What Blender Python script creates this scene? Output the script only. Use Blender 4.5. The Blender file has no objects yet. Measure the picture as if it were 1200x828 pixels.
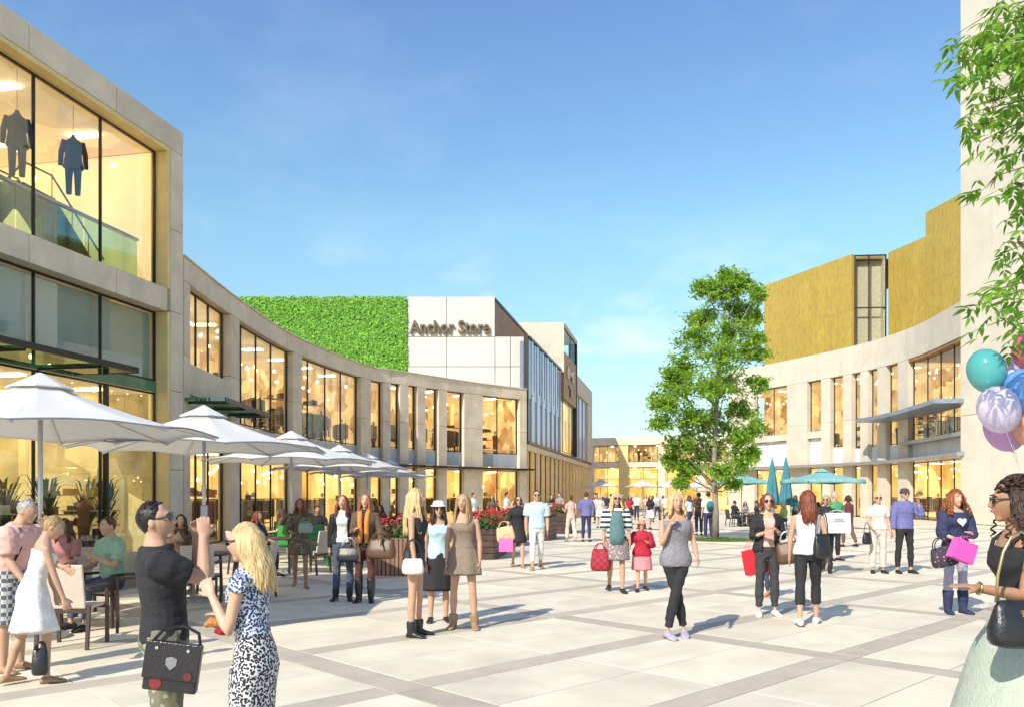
import bpy, bmesh, math, random
import numpy as np
from mathutils import Vector, Matrix, noise as mnoise
random.seed(7)
R = math.radians
F, HZ, EYE = 960.0, 580.0, 1.65            # focal length in photo pixels, horizon row, eye height

# ------------------------------------------------------------------ camera
scn = bpy.context.scene
COL = scn.collection
cam_d = bpy.data.cameras.new('camera'); cam = bpy.data.objects.new('camera', cam_d); COL.objects.link(cam)
cam.location = (0, 0, EYE); cam.rotation_euler = (R(90), 0, 0)
cam_d.sensor_width = 36; cam_d.lens = 36 * F / 1200; cam_d.shift_y = (HZ - 414) / 1200
cam_d.clip_start = 0.05; cam_d.clip_end = 3000
scn.camera = cam
# ------------------------------------------------------------------ light
SUN_AZ, SUN_EL = 33.0, 38.0                # light travels towards +X+Y: azimuth measured from +Y to +X
w = bpy.data.worlds.new('World'); scn.world = w; w.use_nodes = True
nt = w.node_tree; nt.nodes.clear()
out = nt.nodes.new('ShaderNodeOutputWorld'); bg = nt.nodes.new('ShaderNodeBackground')
sky = nt.nodes.new('ShaderNodeTexSky'); sky.sky_type = 'NISHITA'; sky.sun_disc = False
sky.sun_elevation = R(SUN_EL); sky.sun_rotation = R(180 + SUN_AZ)
sky.altitude = 0; sky.air_density = 1.35; sky.dust_density = 0.5; sky.ozone_density = 3.2
bg.inputs['Strength'].default_value = 0.15
tc = nt.nodes.new('ShaderNodeTexCoord'); mp = nt.nodes.new('ShaderNodeMapping'); mp.inputs['Scale'].default_value = (2.6, 2.6, 5.2)
mp.inputs['Location'].default_value = (0.35, 0.0, 0.1)
nz = nt.nodes.new('ShaderNodeTexNoise'); nz.inputs['Scale'].default_value = 1.9; nz.inputs['Detail'].default_value = 7; nz.inputs['Roughness'].default_value = 0.58
rp = nt.nodes.new('ShaderNodeValToRGB'); rp.color_ramp.elements[0].position = 0.53; rp.color_ramp.elements[1].position = 0.74
sx = nt.nodes.new('ShaderNodeSeparateXYZ'); mr = nt.nodes.new('ShaderNodeMapRange')
mr.inputs[1].default_value = 0.30; mr.inputs[2].default_value = 0.05; mr.inputs[3].default_value = 0.05; mr.inputs[4].default_value = 1.0
mu = nt.nodes.new('ShaderNodeMath'); mu.operation = 'MULTIPLY'
hs = nt.nodes.new('ShaderNodeHueSaturation'); hs.inputs['Saturation'].default_value = 1.12
mx = nt.nodes.new('ShaderNodeMixRGB'); mx.inputs['Color2'].default_value = (7.2, 7.5, 7.8, 1)
el = nt.nodes.new('ShaderNodeValToRGB'); cr = el.color_ramp; cr.elements[0].position = 0.0; cr.elements[0].color = (0.50, 0.58, 0.68, 1); cr.elements[1].position = 0.6; cr.elements[1].color = (0.92, 0.86, 0.97, 1)
e_ = cr.elements.new(0.12); e_.color = (0.76, 0.80, 0.80, 1); e_ = cr.elements.new(0.3); e_.color = (0.95, 0.99, 0.90, 1)
tint = nt.nodes.new('ShaderNodeMixRGB'); tint.blend_type = 'MULTIPLY'; tint.inputs[0].default_value = 1
L = nt.links.new
L(tc.outputs['Generated'], mp.inputs[0]); L(mp.outputs[0], nz.inputs['Vector']); L(nz.outputs['Fac'], rp.inputs[0])
L(tc.outputs['Generated'], sx.inputs[0]); L(sx.outputs['Z'], mr.inputs[0]); L(rp.outputs[0], mu.inputs[0]); L(mr.outputs[0], mu.inputs[1])
L(sx.outputs['Z'], el.inputs[0]); L(sky.outputs[0], tint.inputs[1]); L(el.outputs[0], tint.inputs[2]); L(tint.outputs[0], hs.inputs['Color']); L(hs.outputs[0], mx.inputs['Color1']); L(mu.outputs[0], mx.inputs['Fac']); L(mx.outputs[0], bg.inputs[0]); L(bg.outputs[0], out.inputs[0])
sd = bpy.data.lights.new('sun', 'SUN'); sun = bpy.data.objects.new('sun', sd); COL.objects.link(sun)
sd.energy = 4.0; sd.angle = R(0.6); sd.color = (1.0, 0.93, 0.80)
ldir = Vector((math.sin(R(SUN_AZ)) * math.cos(R(SUN_EL)), math.cos(R(SUN_AZ)) * math.cos(R(SUN_EL)), -math.sin(R(SUN_EL))))
sun.rotation_euler = ldir.to_track_quat('-Z', 'Y').to_euler(); sun.location = (-30, -40, 60)
scn.view_settings.view_transform = 'Standard'; scn.view_settings.look = 'None'
scn.view_settings.exposure = 0.50; scn.view_settings.gamma = 1; scn.view_settings.use_curve_mapping = False
scn.cycles.use_denoising = True
scn.cycles.max_bounces = 6; scn.cycles.transparent_max_bounces = 12
scn.cycles.caustics_reflective = False; scn.cycles.caustics_refractive = False; scn.cycles.sample_clamp_indirect = 6

# ------------------------------------------------------------------ pixel helpers (used once, to measure places from the photograph)
def at(px, py, Y): return Vector(((px - 600) / F * Y, Y, EYE + (HZ - py) / F * Y))
def ground(px, py):
    Y = EYE * F / (py - HZ); return Vector(((px - 600) / F * Y, Y, 0))

# ------------------------------------------------------------------ materials
MATS = {}
def material(name, col, rough=0.6, metal=0.0, var=0.12, scale=6.0, bump=0.0, bscale=None, rand=0.0, spec=0.5, alpha=None, sss=0.0, sheen=0.0, col2=None, stretch=None, trans=0.0):
    if name in MATS: return MATS[name]
    m = bpy.data.materials.new(name); m.use_nodes = True; t = m.node_tree; N = t.nodes; K = t.links.new
    b = N['Principled BSDF']; b.inputs['Roughness'].default_value = rough; b.inputs['Metallic'].default_value = metal
    b.inputs['Specular IOR Level'].default_value = spec
    if sss: b.inputs['Subsurface Weight'].default_value = sss; b.inputs['Subsurface Radius'].default_value = (0.02, 0.008, 0.004); b.inputs['Subsurface Scale'].default_value = 0.5
    if sheen: b.inputs['Sheen Weight'].default_value = sheen
    if trans: b.inputs['Transmission Weight'].default_value = trans
    co = N.new('ShaderNodeTexCoord'); mpn = N.new('ShaderNodeMapping'); K(co.outputs['Object'], mpn.inputs[0])
    if rand:      # alike pieces share a mesh, so shift the grain by each piece's own place
        oi0 = N.new('ShaderNodeObjectInfo'); av = N.new('ShaderNodeVectorMath'); K(co.outputs['Object'], av.inputs[0]); K(oi0.outputs['Location'], av.inputs[1]); K(av.outputs[0], mpn.inputs[0])
    if stretch: mpn.inputs['Scale'].default_value = stretch
    n1 = N.new('ShaderNodeTexNoise'); n1.inputs['Scale'].default_value = scale; n1.inputs['Detail'].default_value = 6; n1.inputs['Roughness'].default_value = 0.6
    K(mpn.outputs[0], n1.inputs['Vector'])
    c = col; d = col2 if col2 else tuple(max(0, x * (1 - 2 * var)) for x in c)
    e = tuple(min(1, x * (1 + var)) for x in c) if not col2 else c
    mix = N.new('ShaderNodeMixRGB'); mix.inputs[1].default_value = (*d, 1); mix.inputs[2].default_value = (*e, 1)
    rmp = N.new('ShaderNodeMapRange'); rmp.inputs[1].default_value = 0.3; rmp.inputs[2].default_value = 0.7
    K(n1.outputs['Fac'], rmp.inputs[0]); K(rmp.outputs[0], mix.inputs[0])
    last = mix.outputs[0]
    if rand:
        oi = N.new('ShaderNodeObjectInfo'); mr2 = N.new('ShaderNodeMapRange'); mr2.inputs[3].default_value = 1 - rand; mr2.inputs[4].default_value = 1 + rand
        K(oi.outputs['Random'], mr2.inputs[0]); mm = N.new('ShaderNodeVectorMath'); mm.operation = 'SCALE'; K(last, mm.inputs[0]); K(mr2.outputs[0], mm.inputs['Scale']); last = mm.outputs[0]
    K(last, b.inputs['Base Color'])
    if bump:
        n2 = N.new('ShaderNodeTexNoise'); n2.inputs['Scale'].default_value = bscale or scale * 8; n2.inputs['Detail'].default_value = 5; K(mpn.outputs[0], n2.inputs['Vector'])
        bp = N.new('ShaderNodeBump'); bp.inputs['Strength'].default_value = bump; bp.inputs['Distance'].default_value = 0.02
        K(n2.outputs['Fac'], bp.inputs['Height']); K(bp.outputs[0], b.inputs['Normal'])
    MATS[name] = m; return m
def nodes_of(m): return m.node_tree.nodes, m.node_tree.links.new, m.node_tree.nodes['Principled BSDF']
def pattern(name, kind, c1, c2, scale=10.0, thr=0.5, rough=0.8, c3=None, axis=2):
    """two- or three-coloured printed cloth: stripes, floral, check"""
    if name in MATS: return MATS[name]
    m = material(name, c1, rough); N, K, b = nodes_of(m)
    co = N.new('ShaderNodeTexCoord'); mix = N.new('ShaderNodeMixRGB'); mix.inputs[1].default_value = (*c1, 1); mix.inputs[2].default_value = (*c2, 1)
    g = N.new('ShaderNodeMath'); g.operation = 'GREATER_THAN'; g.inputs[1].default_value = thr
    if kind == 'stripes':
        s = N.new('ShaderNodeSeparateXYZ'); K(co.outputs['Object'], s.inputs[0]); a = N.new('ShaderNodeMath'); a.operation = 'MULTIPLY'; a.inputs[1].default_value = scale
        K(s.outputs[axis], a.inputs[0]); f = N.new('ShaderNodeMath'); f.operation = 'FRACT'; K(a.outputs[0], f.inputs[0]); K(f.outputs[0], g.inputs[0])
    elif kind == 'floral':
        v = N.new('ShaderNodeTexVoronoi'); v.inputs['Scale'].default_value = scale; nn = N.new('ShaderNodeTexNoise'); nn.inputs['Scale'].default_value = scale * 1.7
        K(co.outputs['Object'], v.inputs['Vector']); K(co.outputs['Object'], nn.inputs['Vector']); a = N.new('ShaderNodeMath'); a.operation = 'ADD'
        K(v.outputs['Distance'], a.inputs[0]); h = N.new('ShaderNodeMath'); h.operation = 'MULTIPLY'; h.inputs[1].default_value = 0.5; K(nn.outputs['Fac'], h.inputs[0]); K(h.outputs[0], a.inputs[1]); K(a.outputs[0], g.inputs[0])
    else:
        ck = N.new('ShaderNodeTexChecker'); ck.inputs['Scale'].default_value = scale; K(co.outputs['Object'], ck.inputs['Vector']); K(ck.outputs['Fac'], g.inputs[0])
    K(g.outputs[0], mix.inputs[0]); last = mix.outputs[0]
    if c3:
        v2 = N.new('ShaderNodeTexNoise'); v2.inputs['Scale'].default_value = scale * 0.6; K(co.outputs['Object'], v2.inputs['Vector'])
        g2 = N.new('ShaderNodeMath'); g2.operation = 'GREATER_THAN'; g2.inputs[1].default_value = 0.6; K(v2.outputs['Fac'], g2.inputs[0])
        m3 = N.new('ShaderNodeMixRGB'); m3.inputs[2].default_value = (*c3, 1); K(g2.outputs[0], m3.inputs[0]); K(last, m3.inputs[1]); last = m3.outputs[0]
    K(last, b.inputs['Base Color']); return m
def glass(name, tint=(0.9, 0.95, 0.95), refl=0.08, grazing=0.55, rough=0.0):
    m = bpy.data.materials.new(name); m.use_nodes = True; t = m.node_tree; N = t.nodes; K = t.links.new; N.clear()
    o = N.new('ShaderNodeOutputMaterial'); tr = N.new('ShaderNodeBsdfTransparent'); tr.inputs[0].default_value = (*tint, 1)
    gl = N.new('ShaderNodeBsdfGlossy'); gl.inputs['Roughness'].default_value = rough; gl.inputs[0].default_value = (1, 1, 1, 1)
    lw = N.new('ShaderNodeLayerWeight'); lw.inputs[0].default_value = 0.25; mr_ = N.new('ShaderNodeMapRange'); mr_.inputs[3].default_value = refl; mr_.inputs[4].default_value = grazing
    mxs = N.new('ShaderNodeMixShader'); K(lw.outputs['Fresnel'], mr_.inputs[0]); K(mr_.outputs[0], mxs.inputs[0]); K(tr.outputs[0], mxs.inputs[1]); K(gl.outputs[0], mxs.inputs[2]); K(mxs.outputs[0], o.inputs[0])
    MATS[name] = m; return m
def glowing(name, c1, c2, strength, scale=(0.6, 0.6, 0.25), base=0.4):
    """a shop interior wall or ceiling: warm paint, its own glow standing in for lamplight"""
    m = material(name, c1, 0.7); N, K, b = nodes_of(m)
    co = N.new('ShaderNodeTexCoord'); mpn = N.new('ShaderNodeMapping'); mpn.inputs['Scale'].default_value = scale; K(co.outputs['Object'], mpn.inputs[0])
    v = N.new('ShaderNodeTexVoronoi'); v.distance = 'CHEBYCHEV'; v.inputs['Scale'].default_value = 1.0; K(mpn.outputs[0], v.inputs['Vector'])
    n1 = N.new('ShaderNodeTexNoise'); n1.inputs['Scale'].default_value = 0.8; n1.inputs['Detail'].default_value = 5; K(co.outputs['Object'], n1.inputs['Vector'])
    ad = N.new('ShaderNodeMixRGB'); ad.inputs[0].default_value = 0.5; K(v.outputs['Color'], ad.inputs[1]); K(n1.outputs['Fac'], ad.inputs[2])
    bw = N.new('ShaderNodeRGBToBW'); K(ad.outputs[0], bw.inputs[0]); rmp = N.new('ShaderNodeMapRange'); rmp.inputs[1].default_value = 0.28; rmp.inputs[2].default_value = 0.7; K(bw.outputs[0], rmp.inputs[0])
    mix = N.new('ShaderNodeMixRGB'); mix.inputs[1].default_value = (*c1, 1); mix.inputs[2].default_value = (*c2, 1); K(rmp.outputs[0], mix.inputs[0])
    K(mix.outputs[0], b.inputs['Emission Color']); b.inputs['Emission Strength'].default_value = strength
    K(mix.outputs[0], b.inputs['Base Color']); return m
def emissive(name, col, strength):
    m = material(name, col, 0.5); N, K, b = nodes_of(m); b.inputs['Emission Color'].default_value = (*col, 1); b.inputs['Emission Strength'].default_value = strength; return m

M_BEIGE = material('beige_panel', (0.60, 0.56, 0.46), 0.7, var=0.05, scale=1, rand=.03)
M_TAN = material('tan_sandstone', (0.71, 0.60, 0.455), 0.8, var=0.09, scale=1.2, bump=0.25, bscale=40, rand=0.05)
M_TAN2 = material('gold_stone_and_lit_reveal', (0.80, 0.60, 0.26), 0.6, var=0.05, scale=2)  # on the reveals this gold imitates warm light; fins and pier share it
M_CREAM = material('cream_limestone', (0.61, 0.555, 0.45), 0.8, var=0.06, scale=0.8, bump=0.2, bscale=30, rand=0.035)
M_WHITEP = material('white_render_panel', (0.56, 0.55, 0.49), 0.6, var=0.03, scale=0.6, rand=0.03)
M_BLUEB = material('slate_blue_backing', (0.17, 0.19, 0.27), 0.6)
M_DARK = material('dark_bronze_metal', (0.045, 0.04, 0.04), 0.4, metal=0.6)
M_JOINT = material('dark_joint', (0.10, 0.09, 0.075), 0.9)
M_TIMBER = material('warm_timber', (0.42, 0.20, 0.07), 0.55, var=0.3, scale=3, stretch=(6, 6, 0.5), bump=0.15, rand=0.1)
M_BLUE = material('lavender_blue_cladding', (0.40, 0.45, 0.60), 0.25, var=0.12, scale=0.6, stretch=(3, 3, 0.3), rand=0.22, spec=0.8)
M_BLIND = material('pale_blue_spandrel', (0.42, 0.48, 0.52), 0.3, var=0.08, scale=0.8, rand=0.05)
M_WBLIND = material('white_spandrel_panel', (0.72, 0.76, 0.76), 0.35, var=0.05, scale=0.8, rand=0.04)
M_GREYB = material('grey_green_screen', (0.36, 0.45, 0.50), 0.3, var=0.12, scale=0.35, rand=0.05)
M_GREENB = material('green_tinted_glass_band', (0.10, 0.24, 0.13), 0.15, var=0.3, scale=0.5)
M_GLASS = glass('clear_shop_glass', (0.93, 0.95, 0.92), 0.025, 0.13)
M_GLASSG = glass('green_canopy_glass', (0.30, 0.62, 0.45), 0.12, 0.5)
M_GLASSR = glass('balustrade_glass', (0.62, 0.82, 0.76), 0.05, 0.15)
M_FLOORI = material('shop_floor', (0.45, 0.36, 0.25), 0.4)
M_CEIL = glowing('glowing_shop_ceiling', (0.7, 0.5, 0.25), (0.95, 0.75, 0.42), 0.3)  # the ceiling surface itself glows, lamplight put into its material
M_LAMP = emissive('warm_ceiling_lamp', (1.0, 0.86, 0.58), 9.0)
M_SHOP = glowing('glowing_amber_shop_wall', (0.34, 0.15, 0.04), (1.0, 0.72, 0.33), 0.62, (1.3, 1.3, 0.9))  # back walls emit too, imitating the light of the shop
M_SHOPY = glowing('glowing_yellow_shop_wall', (0.55, 0.29, 0.05), (1.0, 0.76, 0.30), 0.80, (0.8, 0.8, 0.35))
M_SHOPU = glowing('glowing_pale_timber_shop_wall', (0.74, 0.47, 0.19), (0.98, 0.73, 0.38), 0.62, (0.25, 0.25, 0.12))
M_SHOPG = glowing('glowing_olive_shop_wall', (0.20, 0.13, 0.05), (0.90, 0.72, 0.30), 0.50, (0.7, 0.7, 0.3))
M_WMETAL = material('white_metal', (0.75, 0.75, 0.74), 0.35, var=0.03)
M_GREYM = material('grey_metal', (0.38, 0.38, 0.40), 0.35, metal=0.5, var=0.05)

# gold cladding: brassy vertical panels with blotchy patina
M_GOLD = material('brass_gold_cladding', (0.60, 0.41, 0.075), 0.45, metal=0.25, var=0.2, scale=3.5, stretch=(1.5, 1.5, 0.5), rand=0.04, bump=0.15, bscale=12, col2=(0.40, 0.285, 0.055))

# ------------------------------------------------------------------ mesh builder
TMP = bpy.data.scenes.new('workbench'); TMPL = TMP.view_layers[0]   # small scene for evaluating modifiers quickly, removed at the end
class MB:
    def __init__(s): s.v = []; s.f = []
    def box(s, x0, x1, y0, y1, z0, z1, M=None):
        k = len(s.v); p = [(x, y, z) for z in (z0, z1) for y in (y0, y1) for x in (x0, x1)]
        s.v += [tuple(M @ Vector(q)) if M else q for q in p]
        s.f += [tuple(k + i for i in f) for f in ((0, 2, 3, 1), (4, 5, 7, 6), (0, 1, 5, 4), (2, 6, 7, 3), (0, 4, 6, 2), (1, 3, 7, 5))]
        return s
    def bar(s, a, b, wd, dp=None, up=(0, 0, 1)):
        a, b = Vector(a), Vector(b); d = b - a; l = d.length
        if l < 1e-6: return s
        d /= l; u = Vector(up)
        if abs(d.dot(u)) > 0.98: u = Vector((0, 1, 0))
        x = d.cross(u).normalized(); y = x.cross(d).normalized(); dp = dp or wd
        M = Matrix(((x.x, y.x, d.x, a.x), (x.y, y.y, d.y, a.y), (x.z, y.z, d.z, a.z), (0, 0, 0, 1)))
        return s.box(-wd / 2, wd / 2, -dp / 2, dp / 2, 0, l, M)
    def rings(s, rings, caps=True, closed=False):
        k = len(s.v); n = len(rings[0])
        for r in rings: s.v += [tuple(q) for q in r]
        m = len(rings)
        for i in range(m if closed else m - 1):
            a, b = k + i * n, k + ((i + 1) % m) * n
            for j in range(n):
                s.f.append((a + j, a + (j + 1) % n, b + (j + 1) % n, b + j))
        if caps and not closed:
            s.f.append(tuple(k + j for j in reversed(range(n)))); s.f.append(tuple(k + (m - 1) * n + j for j in range(n)))
        return s
    def tube(s, pts, rad, n=8, flat=1.0, ref=None):
        pts = [Vector(p) for p in pts]; m = len(pts)
        if not hasattr(rad, '__len__'): rad = [rad] * m
        rr = []; pu = None
        for i, p in enumerate(pts):
            d = (pts[min(i + 1, m - 1)] - pts[max(i - 1, 0)])
            d = d.normalized() if d.length > 1e-9 else Vector((0, 0, 1))
            if pu is None:
                u = Vector(ref) if ref else Vector((0, 1, 0) if abs(d.z) > 0.7 else (0, 0, 1))
            else: u = pu
            u = (u - d * u.dot(d)); u = u.normalized() if u.length > 1e-6 else d.orthogonal().normalized(); pu = u
            x = d.cross(u)
            rr.append([p + (x * math.cos(a) * flat + u * math.sin(a)) * rad[i] for a in (2 * math.pi * j / n for j in range(n))])
        return s.rings(rr)
    def lathe(s, prof, n=16, c=(0, 0, 0)):
        return s.rings([[(c[0] + r * math.cos(2 * math.pi * j / n), c[1] + r * math.sin(2 * math.pi * j / n), c[2] + z) for j in range(n)] for r, z in prof])
    def ball(s, c, rx, ry=None, rz=None, n=12, m=8, M=None):
        ry = ry or rx; rz = rz or rx; rr = []
        for i in range(m + 1):
            t = math.pi * (0.02 + 0.96 * i / m); rr.append([Vector(c) + Vector((rx * math.sin(t) * math.cos(a), ry * math.sin(t) * math.sin(a), -rz * math.cos(t))) for a in (2 * math.pi * j / n for j in range(n))])
        if M: rr = [[M @ q for q in r] for r in rr]
        return s.rings(rr)
    def mesh(s, name, mat, smooth=False):
        me = bpy.data.meshes.new(name); me.from_pydata(s.v, [], s.f)
        bm = bmesh.new(); bm.from_mesh(me); bmesh.ops.recalc_face_normals(bm, faces=bm.faces); bm.to_mesh(me); bm.free()
        for m_ in (mat if isinstance(mat, (list, tuple)) else [mat]): me.materials.append(m_)
        if smooth: me.shade_smooth()
        return me
    def build(s, name, mat, parent=None, smooth=False, kind=None, bevel=0):
        o = bpy.data.objects.new(name, s.mesh(name, mat, smooth)); COL.objects.link(o)
        if parent: o.parent = parent
        if kind: o['kind'] = kind
        if bevel:
            bv = o.modifiers.new('bevel', 'BEVEL'); bv.width = bevel; bv.segments = 2; bv.limit_method = 'ANGLE'
        return o
def thing(name, label, cat, loc=(0, 0, 0), rz=0, group=None):
    o = bpy.data.objects.new(name, None); COL.objects.link(o); o.location = loc; o.rotation_euler = (0, 0, rz); o.empty_display_size = 0.3
    return tag(o, label, cat, group)
def tag(o, label, cat, group=None):
    o['label'] = label; o['category'] = cat
    if group: o['group'] = group
    return o
def part(name, me, parent, loc=(0, 0, 0), rot=None, scale=None):
    o = bpy.data.objects.new(name, me); COL.objects.link(o); o.parent = parent; o.location = loc
    if rot is not None: o.rotation_euler = rot
    if scale is not None: o.scale = scale
    return o
def copy_tree(o, parent=None):
    c = o.copy(); COL.objects.link(c)
    if parent is not None: c.parent = parent
    for ch in list(KIDS(o)): copy_tree(ch, c)
    return c
def KIDS(o): return [x for x in COL.objects if x.parent == o]
def dup(o, label, loc, rz=0, group=None, scale=None):
    c = copy_tree(o); c.location = loc; c.rotation_euler = (0, 0, rz); c['label'] = label
    if group: c['group'] = group
    if scale: c.scale = scale
    return c
# ================================================================== ground
GA = R(43.7); GU = Vector((math.cos(GA), math.sin(GA), 0)); GV = Vector((-math.sin(GA), math.cos(GA), 0))
# one large sheet to the horizon, carrying the same paving pattern far away
m = material('pale_granite_paving', (0.72, 0.65, 0.49), 0.75, var=0.05, scale=0.5); N, K, b = nodes_of(m)
co = N.new('ShaderNodeTexCoord'); mpn = N.new('ShaderNodeMapping'); mpn.vector_type = 'TEXTURE'; mpn.inputs['Rotation'].default_value = (0, 0, GA); K(co.outputs['Object'], mpn.inputs[0])
sp = N.new('ShaderNodeSeparateXYZ'); K(mpn.outputs[0], sp.inputs[0])
def band(outp, pitch, off, wd):
    a = N.new('ShaderNodeMath'); a.operation = 'ADD'; a.inputs[1].default_value = -off + 1000 * pitch + wd / 2; K(outp, a.inputs[0])
    mo = N.new('ShaderNodeMath'); mo.operation = 'MODULO'; mo.inputs[1].default_value = pitch; K(a.outputs[0], mo.inputs[0])
    l = N.new('ShaderNodeMath'); l.operation = 'LESS_THAN'; l.inputs[1].default_value = wd; K(mo.outputs[0], l.inputs[0]); return l.outputs[0]
b1 = band(sp.outputs['X'], 4.0, 4.2, 0.36); b2 = band(sp.outputs['Y'], 2.0, 3.75, 0.30)
mxx = N.new('ShaderNodeMath'); mxx.operation = 'MAXIMUM'; K(b1, mxx.inputs[0]); K(b2, mxx.inputs[1])
base = [n for n in N if n.type == 'MIX_RGB'][0]; mm = N.new('ShaderNodeMixRGB'); mm.inputs[2].default_value = (0.49, 0.425, 0.33, 1)
K(base.outputs[0], mm.inputs[1]); K(mxx.outputs[0], mm.inputs[0]); K(mm.outputs[0], b.inputs['Base Color'])
M_PAVE = m
g = MB(); g.v = [(-1500, -60, -0.03), (1500, -60, -0.03), (1500, 2500, -0.03), (-1500, 2500, -0.03)]; g.f = [(0, 1, 2, 3)]
plaza = g.build('plaza', M_PAVE, kind='structure')
bd = MB(); bd.v = [(-40, 3, -0.02), (45, 3, -0.02), (45, 41, -0.02), (-40, 41, -0.02)]; bd.f = [(0, 1, 2, 3)]
bd.build('paving_bed', material('grey_grout', (0.28, 0.25, 0.2), .95), kind='structure')
# the near slabs are real stones, laid proud of the bed
M_SLAB = material('cream_granite_slab', (0.74, 0.665, 0.50), 0.62, var=0.09, scale=1.1, bump=0.12, bscale=70, rand=0.06)
M_BAND = material('greige_band_stone', (0.49, 0.425, 0.33), 0.75, var=0.07, scale=2.5, bump=0.12, bscale=70, rand=0.06)
def stone_mesh(name, lu, lv, mat):
    k = 0.0025; a, c = lu / 2 - 0.006, lv / 2 - 0.006; mb = MB()
    mb.rings([[(-a, -c, -0.05), (a, -c, -0.05), (a, c, -0.05), (-a, c, -0.05)], [(-a, -c, 0 - k), (a, -c, -k), (a, c, -k), (-a, c, -k)], [(-a + k, -c + k, 0), (a - k, -c + k, 0), (a - k, c - k, 0), (-a + k, c - k, 0)]])
    return mb.mesh(name, mat)
def ufill(lu, lv, mat, nm, cache={}):
    key = (round(lu, 3), round(lv, 3), nm)
    if key not in cache: cache[key] = stone_mesh(nm, lu, lv, mat)
    return cache[key]
NSLAB = 0
cells = []
for i in range(-8, 14):
    for j in range(-8, 20):
        u0 = 4.2 + 4 * i; v0 = 3.75 + 2 * j
        # between bands: u from u0+.18 to u0+3.82, split in two; v from v0+.15 to v0+1.85 split in two
        for (ua, ub, va, vb, kind) in ((u0 + .18, u0 + 2, v0 + .15, v0 + 1, 's'), (u0 + 2, u0 + 3.82, v0 + .15, v0 + 1, 's'), (u0 + .18, u0 + 2, v0 + 1, v0 + 1.85, 's'), (u0 + 2, u0 + 3.82, v0 + 1, v0 + 1.85, 's'),
                                       (u0 + .18, u0 + 3.82, v0 - .15, v0 + .15, 'b'), (u0 - .18, u0 + .18, v0 - .15, v0 + 1.85, 'b')):
            c = GU * (ua + ub) / 2 + GV * (va + vb) / 2
            if c.y < 4.0 or c.y > 40: continue
            px = 600 + F * c.x / c.y
            if px < -160 or px > 1360: continue
            cells.append((c.y, c, ub - ua, vb - va, kind))
cells.sort(key=lambda q: q[0])
rest_s, rest_b = MB(), MB()
ns = nb = 0
for Y, c, lu, lv, kind in cells:
    if kind == 's' and ns < 296: ns += 1; part('paving_slab', ufill(lu, lv, M_SLAB, 'paving_slab'), plaza, c, (0, 0, GA))
    elif kind == 'b' and nb < 296: nb += 1; part('paving_band_stone', ufill(lu, lv, M_BAND, 'paving_band_stone'), plaza, c, (0, 0, GA))
    else:
        mb = rest_s if kind == 's' else rest_b; k = len(mb.v); a, d = lu / 2 - .006, lv / 2 - .006
        for z in (-0.05, 0):
            for x, y in ((-a, -d), (a, -d), (a, d), (-a, d)): mb.v.append(tuple(c + GU * x + GV * y + Vector((0, 0, z))))
        mb.f += [tuple(k + q for q in f) for f in ((4, 5, 6, 7), (0, 1, 5, 4), (1, 2, 6, 5), (2, 3, 7, 6), (3, 0, 4, 7))]
rest_s.build('distant_paving', M_SLAB, plaza, kind='stuff'); rest_b.build('distant_banding', M_BAND, plaza, kind='stuff')
# ================================================================== buildings
class Path:
    """a wall line in plan; side=+1: outside lies to the right of the walking direction"""
    def __init__(s, pts, side=1, smooth=True):
        P = [Vector((p[0], p[1], 0)) for p in pts]; Q = []
        if smooth and len(P) > 2:
            E = [2 * P[0] - P[1]] + P + [2 * P[-1] - P[-2]]
            for i in range(1, len(E) - 2):
                for k in range(12):
                    t = k / 12; a, b, c, d = E[i - 1:i + 3]
                    Q.append(0.5 * ((2 * b) + (c - a) * t + (2 * a - 5 * b + 4 * c - d) * t * t + (3 * b - a - 3 * c + d) * t ** 3))
            Q.append(P[-1])
        else:
            for a, b in zip(P[:-1], P[1:]): Q.append(a)
            Q.append(P[-1])
        s.Q = Q; s.S = [0]; s.side = side
        for a, b in zip(Q[:-1], Q[1:]): s.S.append(s.S[-1] + (b - a).length)
        s.len = s.S[-1]
    def pos(s, t):
        i = 0
        while i < len(s.S) - 2 and s.S[i + 1] < t: i += 1
        a, b = s.Q[i], s.Q[i + 1]; return a + (b - a) * ((t - s.S[i]) / (s.S[i + 1] - s.S[i]))
    def nor(s, t):
        d = (s.pos(min(t + .3, s.len)) - s.pos(max(t - .3, 0))).normalized(); return Vector((d.y, -d.x, 0)) * s.side
    def px(s, x):
        """length along the wall where the photograph's column x meets it"""
        best = None
        for k in range(1201):
            t = s.len * k / 1200; p = s.pos(t); e = abs(600 + F * p.x / p.y - x)
            if best is None or e < best[0]: best = (e, t)
        return best[1]
    def slab(s, mb, a, b, z0, z1, n0, n1, step=1.6, gap=0.0):
        a, b = a + gap, b - gap; n = max(1, int(math.ceil((b - a) / step))) if len(s.Q) > 2 else 1; rr = []
        for i in range(n + 1):
            t = a + (b - a) * i / n; p, q = s.pos(t), s.nor(t)
            rr.append([p + q * n1 + Vector((0, 0, z0 + gap)), p + q * n0 + Vector((0, 0, z0 + gap)), p + q * n0 + Vector((0, 0, z1 - gap)), p + q * n1 + Vector((0, 0, z1 - gap))])
        return mb.rings(rr)
def wb(mb, name, mat, root, sub=None, smooth=False, kind=None):
    o = mb.build(name, mat, sub or root, smooth, kind)
    if sub is None: o.location = -Vector(root.location)
    return o
def slabpart(path, name, mat, root, a, b, z0, z1, n0, n1, gap=0.0, sub=None, step=1.6):
    mb = MB(); path.slab(mb, a, b, z0, z1, n0, n1, step, gap); return wb(mb, name, mat, root, sub)
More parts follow.
